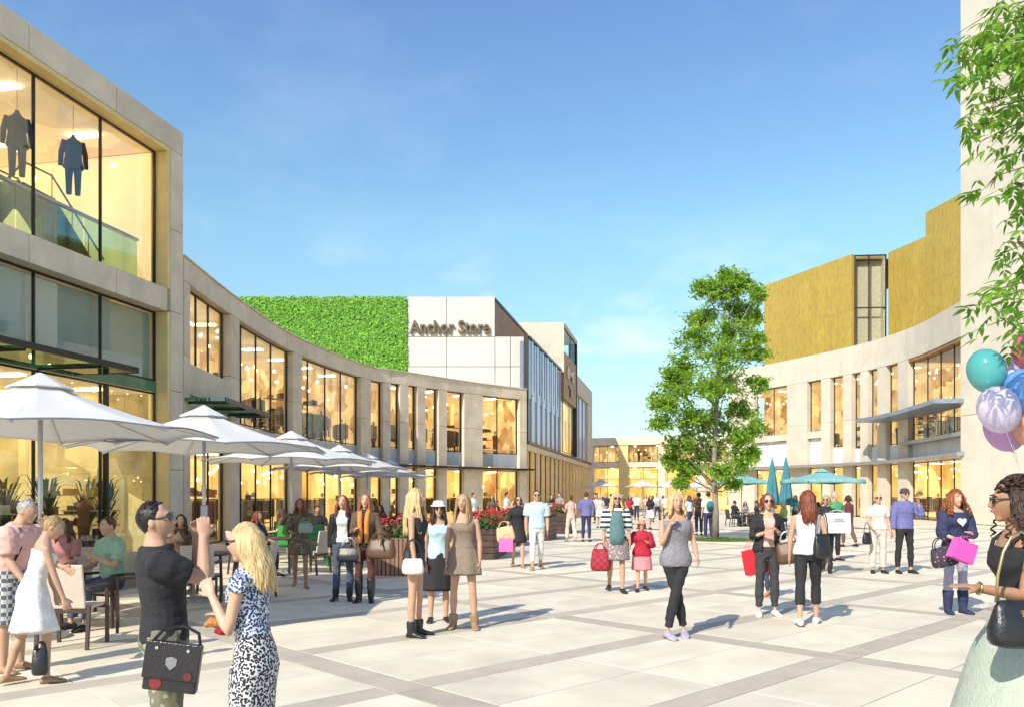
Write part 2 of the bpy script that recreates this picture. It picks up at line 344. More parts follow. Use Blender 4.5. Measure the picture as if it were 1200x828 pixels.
def panels(path, root, mat, a, b, zs, depth=0.35, wmax=2.4, name='stone_panel', n1=0.0):
    n = max(1, int(round((b - a) / wmax)))
    for i in range(n):
        for z0, z1 in zip(zs[:-1], zs[1:]):
            slabpart(path, name, mat, root, a + (b - a) * i / n, a + (b - a) * (i + 1) / n, z0, z1, n1 - depth, n1, 0.009)
def window(path, root, a, b, z0, z1, mull=(), n=-0.32, gl=None, fr=None, fw=0.05, transoms=()):
    """window > frame bars in one piece, panes as sub-parts"""
    fr = fr or M_DARK; gl = gl or M_GLASS; mb = MB(); us = [a] + sorted(mull) + [b]; zs = [z0] + list(transoms) + [z1]
    for z in zs:
        zz = min(max(z - fw / 2, z0), z1 - fw); path.slab(mb, a, b, zz, zz + fw, n - .03, n + .03)
    for u in us:
        c = min(max(u, a + fw / 2), b - fw / 2); path.slab(mb, c - fw / 2, c + fw / 2, z0 + fw, z1 - fw, n - .033, n + .033)
    w_ = wb(mb, 'window', fr, root)
    for u, v in zip(us[:-1], us[1:]):
        for p, q in zip(zs[:-1], zs[1:]):
            mb = MB(); path.slab(mb, u, v, p, q, n - .008, n + .008, 1.6, 0.02); wb(mb, 'pane', gl, root, w_)
    return w_
def interior(path, root, a, b, z0, z1, depth, wall, lamps=2, floor=True, ceil=True, near=-0.5):
    mb = MB(); path.slab(mb, a, b, z0, z1, -depth - .1, -depth, 1.6); wb(mb, 'interior_wall', wall, root)
    if floor: slabpart(path, 'interior_floor', M_FLOORI, root, a, b, z0 - .12, z0, -depth, near)
    if ceil: slabpart(path, 'interior_ceiling', M_CEIL, root, a, b, z1, z1 + .1, -depth, near)
    r6 = random.Random(int(a * 7 + z1 * 3)); mb = MB()
    for i in range(int((b - a) * 1.3)):
        u = r6.uniform(a + .3, b - .3); p = path.pos(u) - path.nor(u) * r6.uniform(.8, depth * .8); zz = z1 - r6.choice((.5, .7, 1.0)); mb.ball(p + Vector((0, 0, zz)), .07, .07, .07, 6, 4)
    wb(mb, 'pendant_lamps', M_LAMP, root, kind='stuff')
    n = max(1, int((b - a) / 2.6))
    for i in range(n):
        for r in range(lamps):
            u = a + (b - a) * (i + .5) / n; d = depth * (r + .6) / (lamps + .4)
            slabpart(path, 'ceiling_lamp', M_LAMP, root, u - .12, u + .12, z1 - .05, z1 - .02, -d - .45, -d + .45)
MERCH = [material('goods_' + n_, c_, 0.8, rand=0.2) for n_, c_ in (('dark', (0.05, 0.04, 0.035)), ('brown', (0.22, 0.10, 0.04)), ('cream', (0.6, 0.5, 0.33)), ('rust', (0.4, 0.12, 0.04)), ('grey', (0.2, 0.19, 0.18)))]
def goods(path, root, a, b, z, depth, rng, n=14, h=2.2):
    """shop displays behind the glass: shelving, rails of clothes, tables: far too small to tell apart singly"""
    mbs = [MB() for _ in MERCH]
    for k in range(n):
        t = rng.uniform(a, b); d = rng.uniform(0.9, depth - .4); p = path.pos(min(max(t, 0), path.len)) - path.nor(t) * d; kind = rng.random(); an = rng.uniform(0, 3)
        M = Matrix.Translation(p + Vector((0, 0, z))) @ Matrix.Rotation(an, 4, 'Z')
        if kind < .45:       # clothes rail
            mbs[0].box(-.6, .6, -.02, .02, 1.45, 1.49, M); mbs[0].box(-.6, -.56, -.02, .02, 0, 1.45, M); mbs[0].box(.56, .6, -.02, .02, 0, 1.45, M)
            for q in range(9): x = -.5 + q * .12; mbs[rng.randrange(5)].box(x, x + .06, -.22, .22, rng.uniform(.5, .75), 1.42, M)
        elif kind < .75:     # shelves with stacks
            hh = rng.uniform(1.5, h)
            for q in range(4): mbs[2].box(-.7, .7, -.2, .2, hh * q / 4, hh * q / 4 + .03, M)
            for q in range(14): x = rng.uniform(-.6, .4); zz = hh * rng.randrange(4) / 4 + .03; mbs[rng.randrange(5)].box(x, x + rng.uniform(.1, .3), -.16, .18, zz, zz + rng.uniform(.1, .3), M)
        else:                # display figure
            mb = mbs[rng.choice((0, 1, 3, 4))]; mb.tube([M @ Vector((.1, 0, 0)), M @ Vector((.09, 0, .8))], [.05, .09], 6); mb.tube([M @ Vector((-.1, 0, 0)), M @ Vector((-.09, 0, .8))], [.05, .09], 6)
            mb.tube([M @ Vector((0, 0, .75)), M @ Vector((0, 0, 1.05)), M @ Vector((0, 0, 1.4)), M @ Vector((0, 0, 1.5))], [.17, .14, .2, .06], 8); mbs[2].ball(M @ Vector((0, 0, 1.66)), .08, .09, .12, 8, 6)
    for mb, mt in zip(mbs, MERCH):
        if mb.v: wb(mb, 'shop_goods', mt, root, kind='stuff')
rng = random.Random(3)

# ------------------------------------------------------------ near glazed building on the left (frame box)
d_ = Vector((0.215, 1, 0)).normalized(); E0 = Vector((-9.79, 24.4, 0)); A0 = E0 - d_ * 14.6
NP = Path([(A0.x, A0.y), (E0.x, E0.y)], 1, False); LN = NP.len
near = thing('corner_store', 'tan stone framed two storey glass store at the left edge with mannequins upstairs', 'building', (A0.x, A0.y, 0))
sy = lambda Y: (Y - A0.y) / d_.y
js = [sy(23.66 - 2.2 * k) for k in range(7)]; js = [max(v, 0.0) for v in js if v > -1]; jr = js[0]
cols = sorted(set([0.0] + [v for v in js if v > 0.3]))
zs_top = (11.72, 12.42)
n = 4
for i in range(5):
    a, b = LN * i / 5, LN * (i + 1) / 5
    slabpart(NP, 'stone_panel', M_TAN, near, a, b, 11.72, 12.42, -.55, 0, .009)
    if b <= jr + 2.5: slabpart(NP, 'stone_panel', M_TAN, near, a, min(b, jr), 6.95, 7.62, -.55, 0, .009)
slabpart(NP, 'stone_panel', M_TAN, near, LN * 4 / 5, jr, 6.95, 7.62, -.55, 0, .009) if LN * 4 / 5 < jr and LN > jr + 2.5 else None
for z0, z1 in ((0, 2.4), (2.4, 4.7), (4.7, 7.0), (7.0, 9.4), (9.4, 11.72)): slabpart(NP, 'stone_panel', M_TAN, near, jr + .14, LN, z0, z1, -.55, 0, .009)
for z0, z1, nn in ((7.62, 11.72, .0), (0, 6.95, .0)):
    slabpart(NP, 'warm_lit_reveal', M_TAN2, near, jr + .02, jr + .137, z0 + .01, z1 - .01, -.55, -.012)  # yellow-tan strip: warm light on the jamb, put into its colour
slabpart(NP, 'warm_lit_reveal', M_TAN2, near, 0, jr + .02, 11.60, 11.715, -.55, -.012)
mb = MB(); NP.slab(mb, 0, LN, 12.1, 12.3, -12, -.55); wb(mb, 'roof', M_TAN, near)
mb = MB(); NP.slab(mb, LN - .3, LN, 0, 12.1, -12, -.56); wb(mb, 'end_wall', M_TAN, near)
mul = [v for v in cols if 0.3 < v < jr - .3]
window(NP, near, 0, jr, 7.62, 11.6, mul, -.42)
window(NP, near, 0, jr, 4.95, 6.95, mul, -.42, gl=M_GLASS)
window(NP, near, 0, jr, 0.0, 4.62, mul, -.42)
for k in mul[::-1][0:1]: slabpart(NP, 'double_mullion', M_DARK, near, k + .16, k + .26, .05, 4.6, -.47, -.36)
for u, v in zip(([0] + mul), (mul + [jr])): slabpart(NP, 'screen_panel', M_GREYB, near, u + .03, v - .03, 5.0, 6.9, -.62, -.58)
slabpart(NP, 'tinted_band', M_GREENB, near, 0, jr, 4.64, 4.94, -.47, -.37)
interior(NP, near, 0, jr, 7.5, 11.6, 6.5, M_SHOPU, 2, near=-.5)
interior(NP, near, 0, jr, 0.02, 4.6, 6.0, M_SHOPG, 2, near=-.5)
slabpart(NP, 'interior_partition', M_SHOPU, near, jr + .05, jr + .13, 7.5, 11.6, -6.5, -.6)
slabpart(NP, 'interior_partition', M_SHOPG, near, jr + .05, jr + .13, 0.02, 4.6, -6.0, -.6)
goods(NP, near, 1, jr - 1, .02, 5, rng, 34, 2.8); goods(NP, near, 4, jr - 1, 7.5, 5.5, rng, 7, 2.0)
# balustrade upstairs and the slanting stair behind it
M_ESC = material('dark_brown_paint', (.05, .03, .02), .7)
b_ = thing('glass_balustrade', 'green glass balustrade with steel rail behind the upstairs window of the corner store', 'balustrade', NP.pos(jr / 2))
mb = MB()
for u, v in zip(([0.1] + mul), (mul + [jr - .1])): mb = MB(); NP.slab(mb, u + .03, v - .03, 7.55, 8.98, -.93, -.9); wb(mb, 'pane', M_GLASSR, b_)
mb = MB(); NP.slab(mb, .1, jr - .1, 9.0, 9.07, -.97, -.86); wb(mb, 'rail', M_GREYM, b_)
st = thing('escalator', 'dark brown escalator with handrails behind the upstairs window of the corner store', 'escalator', NP.pos(sy(20)) + Vector((0, 0, 7.5)))
def npt(Y, n_, z): return NP.pos(sy(Y)) + NP.nor(1) * n_ + Vector((0, 0, z)) - Vector(st.location)
mb = MB(); mb.bar(npt(18.9, -2.0, 7.7), npt(20.1, -2.0, 9.35), 1.0, .32); mb.bar(npt(20.1, -2.0, 9.3), npt(21.1, -2.0, 9.25), 1.0, .3); mb.bar(npt(21.0, -2.0, 9.3), npt(22.9, -2.0, 7.6), 1.0, .32)
mb.build('truss', M_ESC, st)
for dn in (-1.48, -2.52):
    mb = MB(); mb.bar(npt(18.9, dn, 8.45), npt(20.1, dn, 9.95), .03, .04); mb.bar(npt(20.1, dn, 9.95), npt(21.0, dn, 9.95), .03, .04); mb.bar(npt(21.0, dn, 9.95), npt(22.9, dn, 8.3), .03, .04)
    for Y_, z_ in ((19.2, 8.1), (19.7, 8.8), (20.4, 9.3), (21.0, 9.3), (21.7, 8.7), (22.3, 8.15)): mb.bar(npt(Y_, dn, z_), npt(Y_, dn, z_ + .7), .02)
    mb.build('handrail', M_ESC, st)
def mannequin(Y, n_, z, coat, trs, label, sc=1.0, yaw=.3):
    p = NP.pos(sy(Y)) + NP.nor(1) * n_; t = thing('mannequin', label, 'mannequin', (p.x, p.y, z), yaw)
    mb = MB()
    for sx in (-1, 1): mb.tube([(sx * .10, 0, 0), (sx * .10, .01, .45), (sx * .09, 0, .85)], [.065, .085, .115], 10)
    mb.build('trousers', trs, t, True)
    mb = MB(); mb.rings([[(r * math.cos(a), q * math.sin(a), zz) for a in (k * math.pi / 8 for k in range(16))] for zz, r, q in ((.66, .24, .16), (.8, .22, .14), (1.0, .19, .13), (1.2, .22, .14), (1.33, .21, .12), (1.4, .10, .08), (1.46, .07, .07))])
    for sx in (-1, 1): mb.tube([(sx * .19, 0, 1.34), (sx * .27, .02, 1.05), (sx * .29, .08, .72)], [.075, .065, .055], 10)
    mb.build('jacket', coat, t, True)
    mb = MB(); mb.tube([(0, 0, 1.46), (0, 0, 1.52)], [.05, .045], 8); mb.tube([(0, 0, 1.52), (0, 0, 11.58 - z)], .006, 5); mb.build('hanging_rod', M_DARK, t)
    t.scale = (sc, sc, 1 if sc == 1 else sc) if False else (1, 1, 1)
    return t
mannequin(20.75, -.62, 9.3, material('tweed_jacket', (0.07, 0.035, 0.015), .9), material('slate_cloth', (0.015, 0.017, 0.022), .9), 'headless mannequin in brown jacket and dark trousers in the middle upstairs window', yaw=.5)
mannequin(19.0, -.62, 9.1, material('charcoal_cloth', (0.035, 0.032, 0.035), .9), material('denim_cloth', (0.04, 0.055, 0.08), .9), 'headless mannequin in grey poncho at the far left upstairs window', yaw=.55)
# slab canopy over the terrace
cn = thing('glass_canopy', 'dark edged green glass canopy above the terrace on the corner store', 'canopy', NP.pos(sy(16)) + Vector((0, 0, 4.6)))
mb = MB(); NP.slab(mb, 0, sy(20.4), 4.66, 4.78, -.36, 1.45); wb(mb, 'glass_deck', M_GLASSG, cn)
mb = MB(); NP.slab(mb, 0, sy(20.4), 4.65, 4.79, 1.451, 1.50); NP.slab(mb, sy(20.4) + .002, sy(20.4) + .06, 4.65, 4.79, -.3, 1.50)
for v in mul:
    if v < sy(20.2): NP.slab(mb, v - .025, v + .025, 4.60, 4.655, -.3, 1.44)
wb(mb, 'steel_frame', M_DARK, cn)

# ------------------------------------------------------------ curved tan building
CP = Path([(-9.86, 24.62), (-10.05, 30.3), (-9.77, 37.5), (-8.04, 45.4), (-6.1, 47.9), (-2.2, 52.4), (1.0, 55.4)])
curve = thing('curved_store', 'long concave tan stone store with glazed bays behind the white parasols', 'building', CP.pos(CP.len / 2))
ops = [(222, 270, 5.7, [240, 254]), (281, 343.5, 4.35, [291, 308, 325]), (354, 423, 4.4, [367, 387, 405]), (434.6, 449, 4.4, []), (458, 469, 4.4, []), (479, 489, 4.4, []), (499, 514, 4.4, []), (524, 544, 4.4, []), (566, 609, 4.4, [586])]
S = CP.px; prev = 0.0; TOPZ = 8.82
for k, (x0, x1, zb, ml) in enumerate(ops):
    a, b = S(x0), S(x1); mu_ = [S(q) for q in ml]
    if k == 0: a = .55
    panels(CP, curve, M_TAN, prev, a, (0, 3.3, 5.9, 8.1), .4, 3.0)
    slabpart(CP, 'warm_lit_reveal', M_TAN2, curve, b - .05, b + .02, .02, 8.08, -.42, -.36)  # gold jamb strip, painted as if warmly lit
    window(CP, curve, a, b, zb, 8.1, mu_, -.3)
    if k == 0:
        panels(CP, curve, M_TAN, a, b, (4.75, zb), .4, 3.0)
        window(CP, curve, a, b, 0.0, 3.3, mu_, -.3)
        slabpart(CP, 'spandrel_panel', M_BLIND, curve, a, b, 3.32, 4.73, -.36, -.26, .01)
    else:
        us = [a] + mu_ + [b]
        for u, v in zip(us[:-1], us[1:]): slabpart(CP, 'spandrel_panel', M_BLIND, curve, u, v, 3.5, zb - .02, -.36, -.27, .015)
        window(CP, curve, a, b, 0.0, 3.3, mu_, -.3)
    prev = b
panels(CP, curve, M_TAN, prev, CP.len, (0, 3.3, 5.9, 8.1), .4, 3.0)
np_ = 15
for i in range(np_): slabpart(CP, 'parapet_panel', M_TAN, curve, CP.len * i / np_, CP.len * (i + 1) / np_, 8.1, TOPZ, -.4, 0, .009)
mb = MB(); CP.slab(mb, 0, CP.len, TOPZ, TOPZ + .05, -.45, .05); wb(mb, 'coping', M_TAN, curve)
mb = MB(); CP.slab(mb, 0, CP.len, 8.45, 8.6, -4.6, -.41); wb(mb, 'roof', M_TAN, curve)
aS, bS = S(281), CP.len
mb = MB(); CP.slab(mb, S(354) - 1, CP.len, 3.32, 3.44, -.25, .75); wb(mb, 'canopy_fascia', M_DARK, curve)
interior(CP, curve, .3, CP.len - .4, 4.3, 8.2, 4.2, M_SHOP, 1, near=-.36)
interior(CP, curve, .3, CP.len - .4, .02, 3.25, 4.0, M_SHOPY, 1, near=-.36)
slabpart(CP, 'interior_partition', M_SHOP, curve, CP.len - .36, CP.len - .3, .02, 8.2, -6, -.45); slabpart(CP, 'interior_partition', M_SHOP, curve, .3, .36, .02, 8.2, -4.2, -.45)
goods(CP, curve, 1, CP.len - 1, 4.3, 3.6, rng, 64, 2.8); goods(CP, curve, 1, CP.len - 1, .02, 3.4, rng, 60, 2.4)
c2 = thing('glass_canopy', 'green glass canopy under the first bay of the curved store beside the corner store', 'canopy', CP.pos(3) + Vector((0, 0, 4.6)))
mb = MB(); CP.slab(mb, .05, S(276), 4.50, 4.60, .02, 1.2); wb(mb, 'glass_deck', M_GLASSG, c2)
mb = MB(); CP.slab(mb, .05, S(276), 4.48, 4.62, 1.202, 1.24); CP.slab(mb, S(276) + .002, S(276) + .08, 4.48, 4.62, .02, 1.24)
for v in (.3, 2.2, 4.2): CP.slab(mb, v, v + .07, 4.44, 4.498, .02, 1.2)
wb(mb, 'steel_frame', M_DARK, c2)

# ------------------------------------------------------------ the big white store with its sign and living wall
anchor = thing('white_store', 'white panelled store with brown sign letters, green living wall and blue clad side wing', 'building', (-1, 60, 0))
def X57(px, Y=57.0): return (px - 600) / F * Y
xa, xb, xc = X57(477.5), X57(580), X57(619)
ZA, ZB = 15.45, 12.68
def boxpart(name, mat, root, x0, x1, y0, y1, z0, z1, sub=None):
    mb = MB(); mb.box(x0, x1, y0, y1, z0, z1); return wb(mb, name, mat, root, sub)
g_ = .02
xm = X57(523)
for x0, x1 in ((xa, xm), (xm, xb)):
    for z0, z1 in ((8.9, 10.6), (10.6, 12.66), (12.66, ZA)): boxpart('wall_panel', M_WHITEP, anchor, x0 + g_, x1 - g_, 57, 57.25, z0 + g_, z1 - g_)
for x0, x1 in ((xb, X57(598)), (X57(598), xc)):
    for z0, z1 in ((8.5, 10.6), (10.6, ZB)): boxpart('wall_panel', M_WHITEP, anchor, x0 + g_, x1 - g_, 57, 57.25, z0 + g_, z1 - g_)
boxpart('backing_wall', M_JOINT, anchor, xa + .02, xb - .01, 57.2, 57.4, 8.6, ZA - .03)
boxpart('backing_wall', M_JOINT, anchor, xb + .01, xc - .04, 57.2, 57.4, 8.45, ZB - .03)
# timber side of the tall block, receding
TP = Path([(xb, 57.26), (xb + .194 * 14, 57.26 + 14)], 1, False)
for i in range(14):
    slabpart(TP, 'timber_board', M_TIMBER, anchor, TP.len * i / 14, TP.len * (i + 1) / 14, ZB - 1.5, ZA - .25, -.12, 0, .02)
slabpart(TP, 'roof_fascia', M_DARK, anchor, 0, TP.len, ZA - .22, ZA - .03, -.2, .06)
slabpart(TP, 'backing_wall', M_JOINT, anchor, 0.1, TP.len, ZB - 1.5, ZA - .3, -.3, -.13)
boxpart('roof', M_WHITEP, anchor, xa, xb, 57.45, 72, ZA - .5, ZA - .3)
boxpart('lower_roof', M_WHITEP, anchor, xb + .3, xc - .05, 57.45, 62, ZB - .4, ZB - .2)
# living wall
gx0, gx1, gz = X57(262), xa - .05, 15.35
boxpart('planting_frame', material('moss_backing', (0.05, 0.09, 0.02), .95), anchor, gx0, gx1, 57.1, 57.5, 8.2, gz - .1)
M_MOSS = material('living_wall_leaf', (0.17, 0.33, 0.035), .65, rand=0, var=.2)
N, K, b = nodes_of(M_MOSS); ge = N.new('ShaderNodeNewGeometry'); rr_ = N.new('ShaderNodeValToRGB'); rr_.color_ramp.elements[0].color = (0.06, 0.21, 0.012, 1); rr_.color_ramp.elements[1].color = (0.20, 0.46, 0.035, 1)
K(ge.outputs['Random Per Island'], rr_.inputs[0]); K(rr_.outputs[0], b.inputs['Base Color'])
mb = MB(); rl = random.Random(5)
for k in range(26000):
    x = rl.uniform(gx0, gx1); z = rl.uniform(8.0, gz + .08 * rl.random()); bump_ = mnoise.noise(Vector((x * .9, 1, z * .9))) * .25
    y = 57.0 - .08 - bump_ * .2 - rl.random() * .10; s_ = rl.uniform(.07, .17); a_ = rl.uniform(0, 6.28); ti = rl.uniform(-.9, .3)
    u = Vector((math.cos(a_), 0, math.sin(a_))); v = Vector((-math.sin(a_), ti, math.cos(a_))); c = Vector((x, y, z)); k0 = len(mb.v)
    mb.v += [tuple(c - u * s_ * .5), tuple(c + v * s_), tuple(c + u * s_ * .5), tuple(c - v * s_ * .7)]; mb.f.append((k0, k0 + 1, k0 + 2, k0 + 3))
wb(mb, 'living_wall_leaves', M_MOSS, anchor, kind='stuff')
# the sign, letter by letter
M_SIGN = material('bronze_sign_letter', (0.17, 0.115, 0.06), .4, metal=.3, var=.05)
def letters(text, root, origin, size, mat, axis_x, width=None, extrude=.08):
    cu = bpy.data.curves.new('lettering', 'FONT'); cu.size = size; cu.extrude = extrude; cu.offset = size * .018
    o = bpy.data.objects.new('lettering', cu); COL.objects.link(o); dg = bpy.context.evaluated_depsgraph_get()
    def wid(t): cu.body = t; dg.update(); e = o.evaluated_get(dg); xs = [c[0] for c in e.bound_box]; return min(xs), max(xs)
    full = wid(text)[1] - wid(text)[0]; kx = (width / full) if width else 1
    res = []
    for i, ch in enumerate(text):
        if ch == ' ': continue
        left = 0 if i == 0 else wid(text[:i] + ch)[1] - (wid(ch)[1])
        cu.body = ch; dg.update(); me = bpy.data.meshes.new_from_object(o.evaluated_get(dg)); me.materials.clear(); me.materials.append(mat)
        X = Vector(axis_x).normalized(); Z = Vector((0, 0, 1)); Yn = -X.cross(Z)
        M = Matrix(((X.x * kx, Z.x, -Yn.x, 0), (X.y * kx, Z.y, -Yn.y, 0), (X.z * kx, Z.z, -Yn.z, 0), (0, 0, 0, 1)))
        Wn = X.cross(Z); M = Matrix(((X.x * kx, 0, Wn.x, 0), (X.y * kx, 0, Wn.y, 0), (0, 1, 0, 0), (0, 0, 0, 1)))
        me.transform(M); q = bpy.data.objects.new('sign_letter', me); COL.objects.link(q); q.parent = root; q.location = Vector(origin) + X * left * kx - Vector(root.location); res.append(q)
    bpy.data.objects.remove(o); return res
sx0, sx1 = X57(480.5, 56.85), X57(573.5, 56.85)
letters('Anchor Store', anchor, (sx0, 56.86, EYE + (HZ - 390) / F * 56.85), 1.22, M_SIGN, (1, 0, 0), sx1 - sx0, .1)
# ------- side wing running away from the corner
WD = Vector((.204, .979, 0)).normalized(); W0 = Vector((1.03, 55.55, 0)); W1 = W0 + WD * 38.5
WP = Path([(W0.x, W0.y), (W1.x, W1.y)], 1, False); WS = WP.px
s1, s2, s3, s4 = WS(656), WS(671.5), WS(686), WP.len
k = 0; n = 20; zmid = 8.6
for i in range(n):
    a, b = .35 + (s1 - .35) * i / n, .35 + (s1 - .35) * (i + 1) / n
    dz = .35 * ((i * 7) % 3 - 1)
    slabpart(WP, 'blue_panel', M_BLUE, anchor, a, b, 5.35, zmid + dz, -.2, .12 * ((i * 5) % 3) / 2, .02)
    slabpart(WP, 'blue_panel', M_BLUE, anchor, a, b, zmid + dz, 12.3, -.2, .12 * ((i * 7 + 1) % 3) / 2, .02)
slabpart(WP, 'corner_trim', M_DARK, anchor, 0, .33, 5.35, 12.5, -.25, .06)
slabpart(WP, 'roof_fascia', M_DARK, anchor, .33, s1, 12.32, 12.5, -.3, .16)
slabpart(WP, 'wing_roof', M_JOINT, anchor, 3.2, s1, 12.1, 12.28, -9, -.31)
slabpart(WP, 'band', M_DARK, anchor, 0, s4, 5.15, 5.33, -.4, .16)
slabpart(WP, 'band', M_TAN, anchor, 0, s4, 4.75, 5.14, -.4, .05)
slabpart(WP, 'backing_wall', M_BLUEB, anchor, 0, s4, 5.34, 12.1, -.5, -.22)
# ground floor glazing with timber fins
nb_ = 17
for i in range(nb_):
    a, b = s4 * i / nb_, s4 * (i + 1) / nb_; window(WP, anchor, a + .22, b - .02, 0, 4.74, [], -.25)
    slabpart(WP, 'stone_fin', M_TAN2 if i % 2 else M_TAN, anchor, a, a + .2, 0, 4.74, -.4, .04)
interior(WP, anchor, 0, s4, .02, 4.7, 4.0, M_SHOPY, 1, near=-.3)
# tower with the side sign
HT = 16.4
boxpart('tower_front', M_BEIGE, anchor, WP.pos(s1).x - 4.2, WP.pos(s1).x + .35, WP.pos(s1).y - .25, WP.pos(s1).y, 12.2, HT)
slabpart(WP, 'tower_cap', M_BEIGE, anchor, s1 + .02, s2, HT - .35, HT, -4, .42)
slabpart(WP, 'tower_edge', M_DARK, anchor, s2 - .3, s2, 5.35, HT - .36, -.4, .42)
window(WP, anchor, s1 + .1, s2 - .32, 14.0, HT - .36, [(s1 + s2) / 2], .3)
slabpart(WP, 'interior_wall', M_BLIND, anchor, s1 + .1, s2 - .32, 14.0, HT - .36, -1.4, -1.3)
slabpart(WP, 'sign_panel', M_TIMBER, anchor, s1 + .05, s2 - .32, 10.0, 13.98, 0, .35)
window(WP, anchor, s1 + .1, s2 - .32, 5.4, 9.98, [(s1 + s2) / 2], .2)
slabpart(WP, 'interior_wall', M_SHOPY, anchor, s1 + .1, s2 - .32, 5.4, 9.95, -.2, -.15)
o_ = WP.pos(s1 + 1.6) + WP.nor(1) * .42
letters('M', anchor, (o_.x, o_.y, 12.0), 1.5, material('cream_sign_letter', (.75, .6, .45), .5), WD, 3.6, .05)
letters('T', anchor, (o_.x + WD.x * 1.2, o_.y + WD.y * 1.2, 10.5), 1.3, M_SIGN, WD, 2.0, .05)
n = 10
for i in range(n):
    a, b = s2 + .05 + (s3 - s2) * i / n, s2 + .05 + (s3 - s2) * (i + 1) / n
    slabpart(WP, 'blue_panel', M_BLUE, anchor, a, b, 5.35, 11.6, -.2, .1 * ((i * 5) % 3) / 2, .02)
slabpart(WP, 'wall_panel', M_TAN, anchor, s2 + .02, s4, 11.62, 13.4, -.4, .25, .01)
slabpart(WP, 'wall_panel', M_TAN, anchor, s3 + .1, s4, 5.35, 11.6, -.4, .25, .01)
boxpart('tower_front', M_BEIGE, anchor, WP.pos(s2).x - 3, WP.pos(s2).x + .2, WP.pos(s2).y + .02, WP.pos(s2).y + .2, 11.7, 13.4)
slabpart(WP, 'wing_roof', M_JOINT, anchor, s2, s4, 13.1, 13.3, -8, -.41)
e_ = WP.pos(s4); boxpart('wall_panel', M_TAN, anchor, e_.x - 6, e_.x + .2, e_.y + .01, e_.y + .3, 0, 13.4)

# ------------------------------------------------------------ far building closing the square
FP = Path([(7.6, 99), (34, 91)], 1, False)
far = thing('far_arcade', 'low two storey tan and timber arcade closing the far end of the square', 'building', (20, 95, 0))
S = FP.px; xs = [692, 731, 776, 822, 868, 905]
prevx = 0
for i, x in enumerate(xs):
    s_ = S(x); wd = .85 if i != 1 else 1.1
    if s_ > FP.len - 1: break
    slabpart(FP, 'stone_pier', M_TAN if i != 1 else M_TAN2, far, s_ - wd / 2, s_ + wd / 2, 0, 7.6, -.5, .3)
slabpart(FP, 'parapet_panel', M_TAN, far, 0, FP.len, 7.62, 8.5, -.6, .4); slabpart(FP, 'band', M_TAN, far, 0, FP.len, 5.0, 5.6, -.5, .2)
st_ = [S(x) for x in xs if S(x) < FP.len - 1] + [FP.len]; st_ = [0.4] + st_
for a, b in zip(st_[:-1], st_[1:]):
    if b - a < 1.5: continue
    m_ = [a + (b - a) * q / 4 for q in (1, 2, 3)]
    window(FP, far, a + .55, b - .55, 5.62, 7.6, m_, -.4); window(FP, far, a + .55, b - .55, .02, 4.98, m_[1:2], -.4, transoms=(3.6,))
slabpart(FP, 'interior_floor', M_FLOORI, far, 0, FP.len, 5.1, 5.5, -4.4, -.51); slabpart(FP, 'roof', M_TAN, far, 0, FP.len, 7.7, 7.9, -8, -.61)
interior(FP, far, 0.2, FP.len - .2, 5.6, 7.6, 4, M_SHOP, 1, floor=False, ceil=False, near=-.5); interior(FP, far, .2, FP.len - .2, .02, 4.95, 4, M_SHOPY, 1, near=-.6)
goods(FP, far, 1, FP.len - 1, 5.6, 3, rng, 12, 1.6); goods(FP, far, 1, FP.len - 1, .02, 3, rng, 16, 2.4)

# ------------------------------------------------------------ curved cream building on the right
RP = Path([(26.75, 47.6), (27.2, 50.5), (27.85, 57.2), (26.8, 64.1), (22.7, 73.5), (20.4, 77.2)], -1)
right = thing('cream_store', 'concave cream limestone store with tall slot windows and a gold clad top storey', 'building', RP.pos(RP.len / 2))
S = RP.px
ops = [(1126, 1064, 5.3, 11.75, [1110, 1095, 1080]), (1052, 1038, 5.4, 11.2, []), (1028, 1017, 5.4, 11.2, []), (1008, 998, 5.4, 11.2, []), (987.5, 973, 5.6, 11.2, []), (962, 946, 7.0, 11.2, []), (922, 884, 7.0, 11.2, [903])]
prev = 0.0
for k, (x0, x1, zb, zt, ml) in enumerate(ops):
    a, b = S(x0), S(x1); mu_ = sorted(S(q) for q in ml)
    if k == 0: a = .3
    if a - prev > .3: panels(RP, right, M_CREAM, prev, a, (0, 4.0, 7.6, 11.2), .5, 3.2)
    window(RP, right, a, b, zb, min(zt, 11.2) if k else 11.2, mu_, -.42)
    us = [a] + mu_ + [b]; zc = 6.4 if zb >= 7 else zb - .05
    if zb >= 7: panels(RP, right, M_CREAM, a, b, (6.42, zb), .5, 4)
    for u, v in zip(us[:-1], us[1:]): slabpart(RP, 'spandrel_panel', M_WBLIND, right, u, v, 4.25, zc, -.42, -.32, .02)
    window(RP, right, a, b, .02, 3.95, mu_, -.42)
    prev = b
panels(RP, right, M_CREAM, prev, RP.len, (0, 4.0, 7.6, 11.2), .5, 3.2)
n = 12
for i in range(n): slabpart(RP, 'parapet_panel', M_CREAM, right, RP.len * i / n, RP.len * (i + 1) / n, 11.2, 13.35, -.5, 0, .01)
mb = MB(); RP.slab(mb, 0, RP.len, 3.98, 4.2, -.3, .85); wb(mb, 'canopy_band', M_GREYM, right)
mb = MB(); RP.slab(mb, 0, RP.len, 12.6, 12.8, -10, -.51); wb(mb, 'roof', M_CREAM, right)
mb = MB(); RP.slab(mb, 0.05, S(1063), 11.0, 11.19, -4.6, -.05); wb(mb, 'timber_soffit', M_TIMBER, right)
mb = MB(); RP.slab(mb, 0.05, S(1033), 7.05, 7.3, -.3, 2.1); wb(mb, 'projecting_canopy', material('steel_blue_metal', (.27, .32, .42), .35, metal=.3), right)
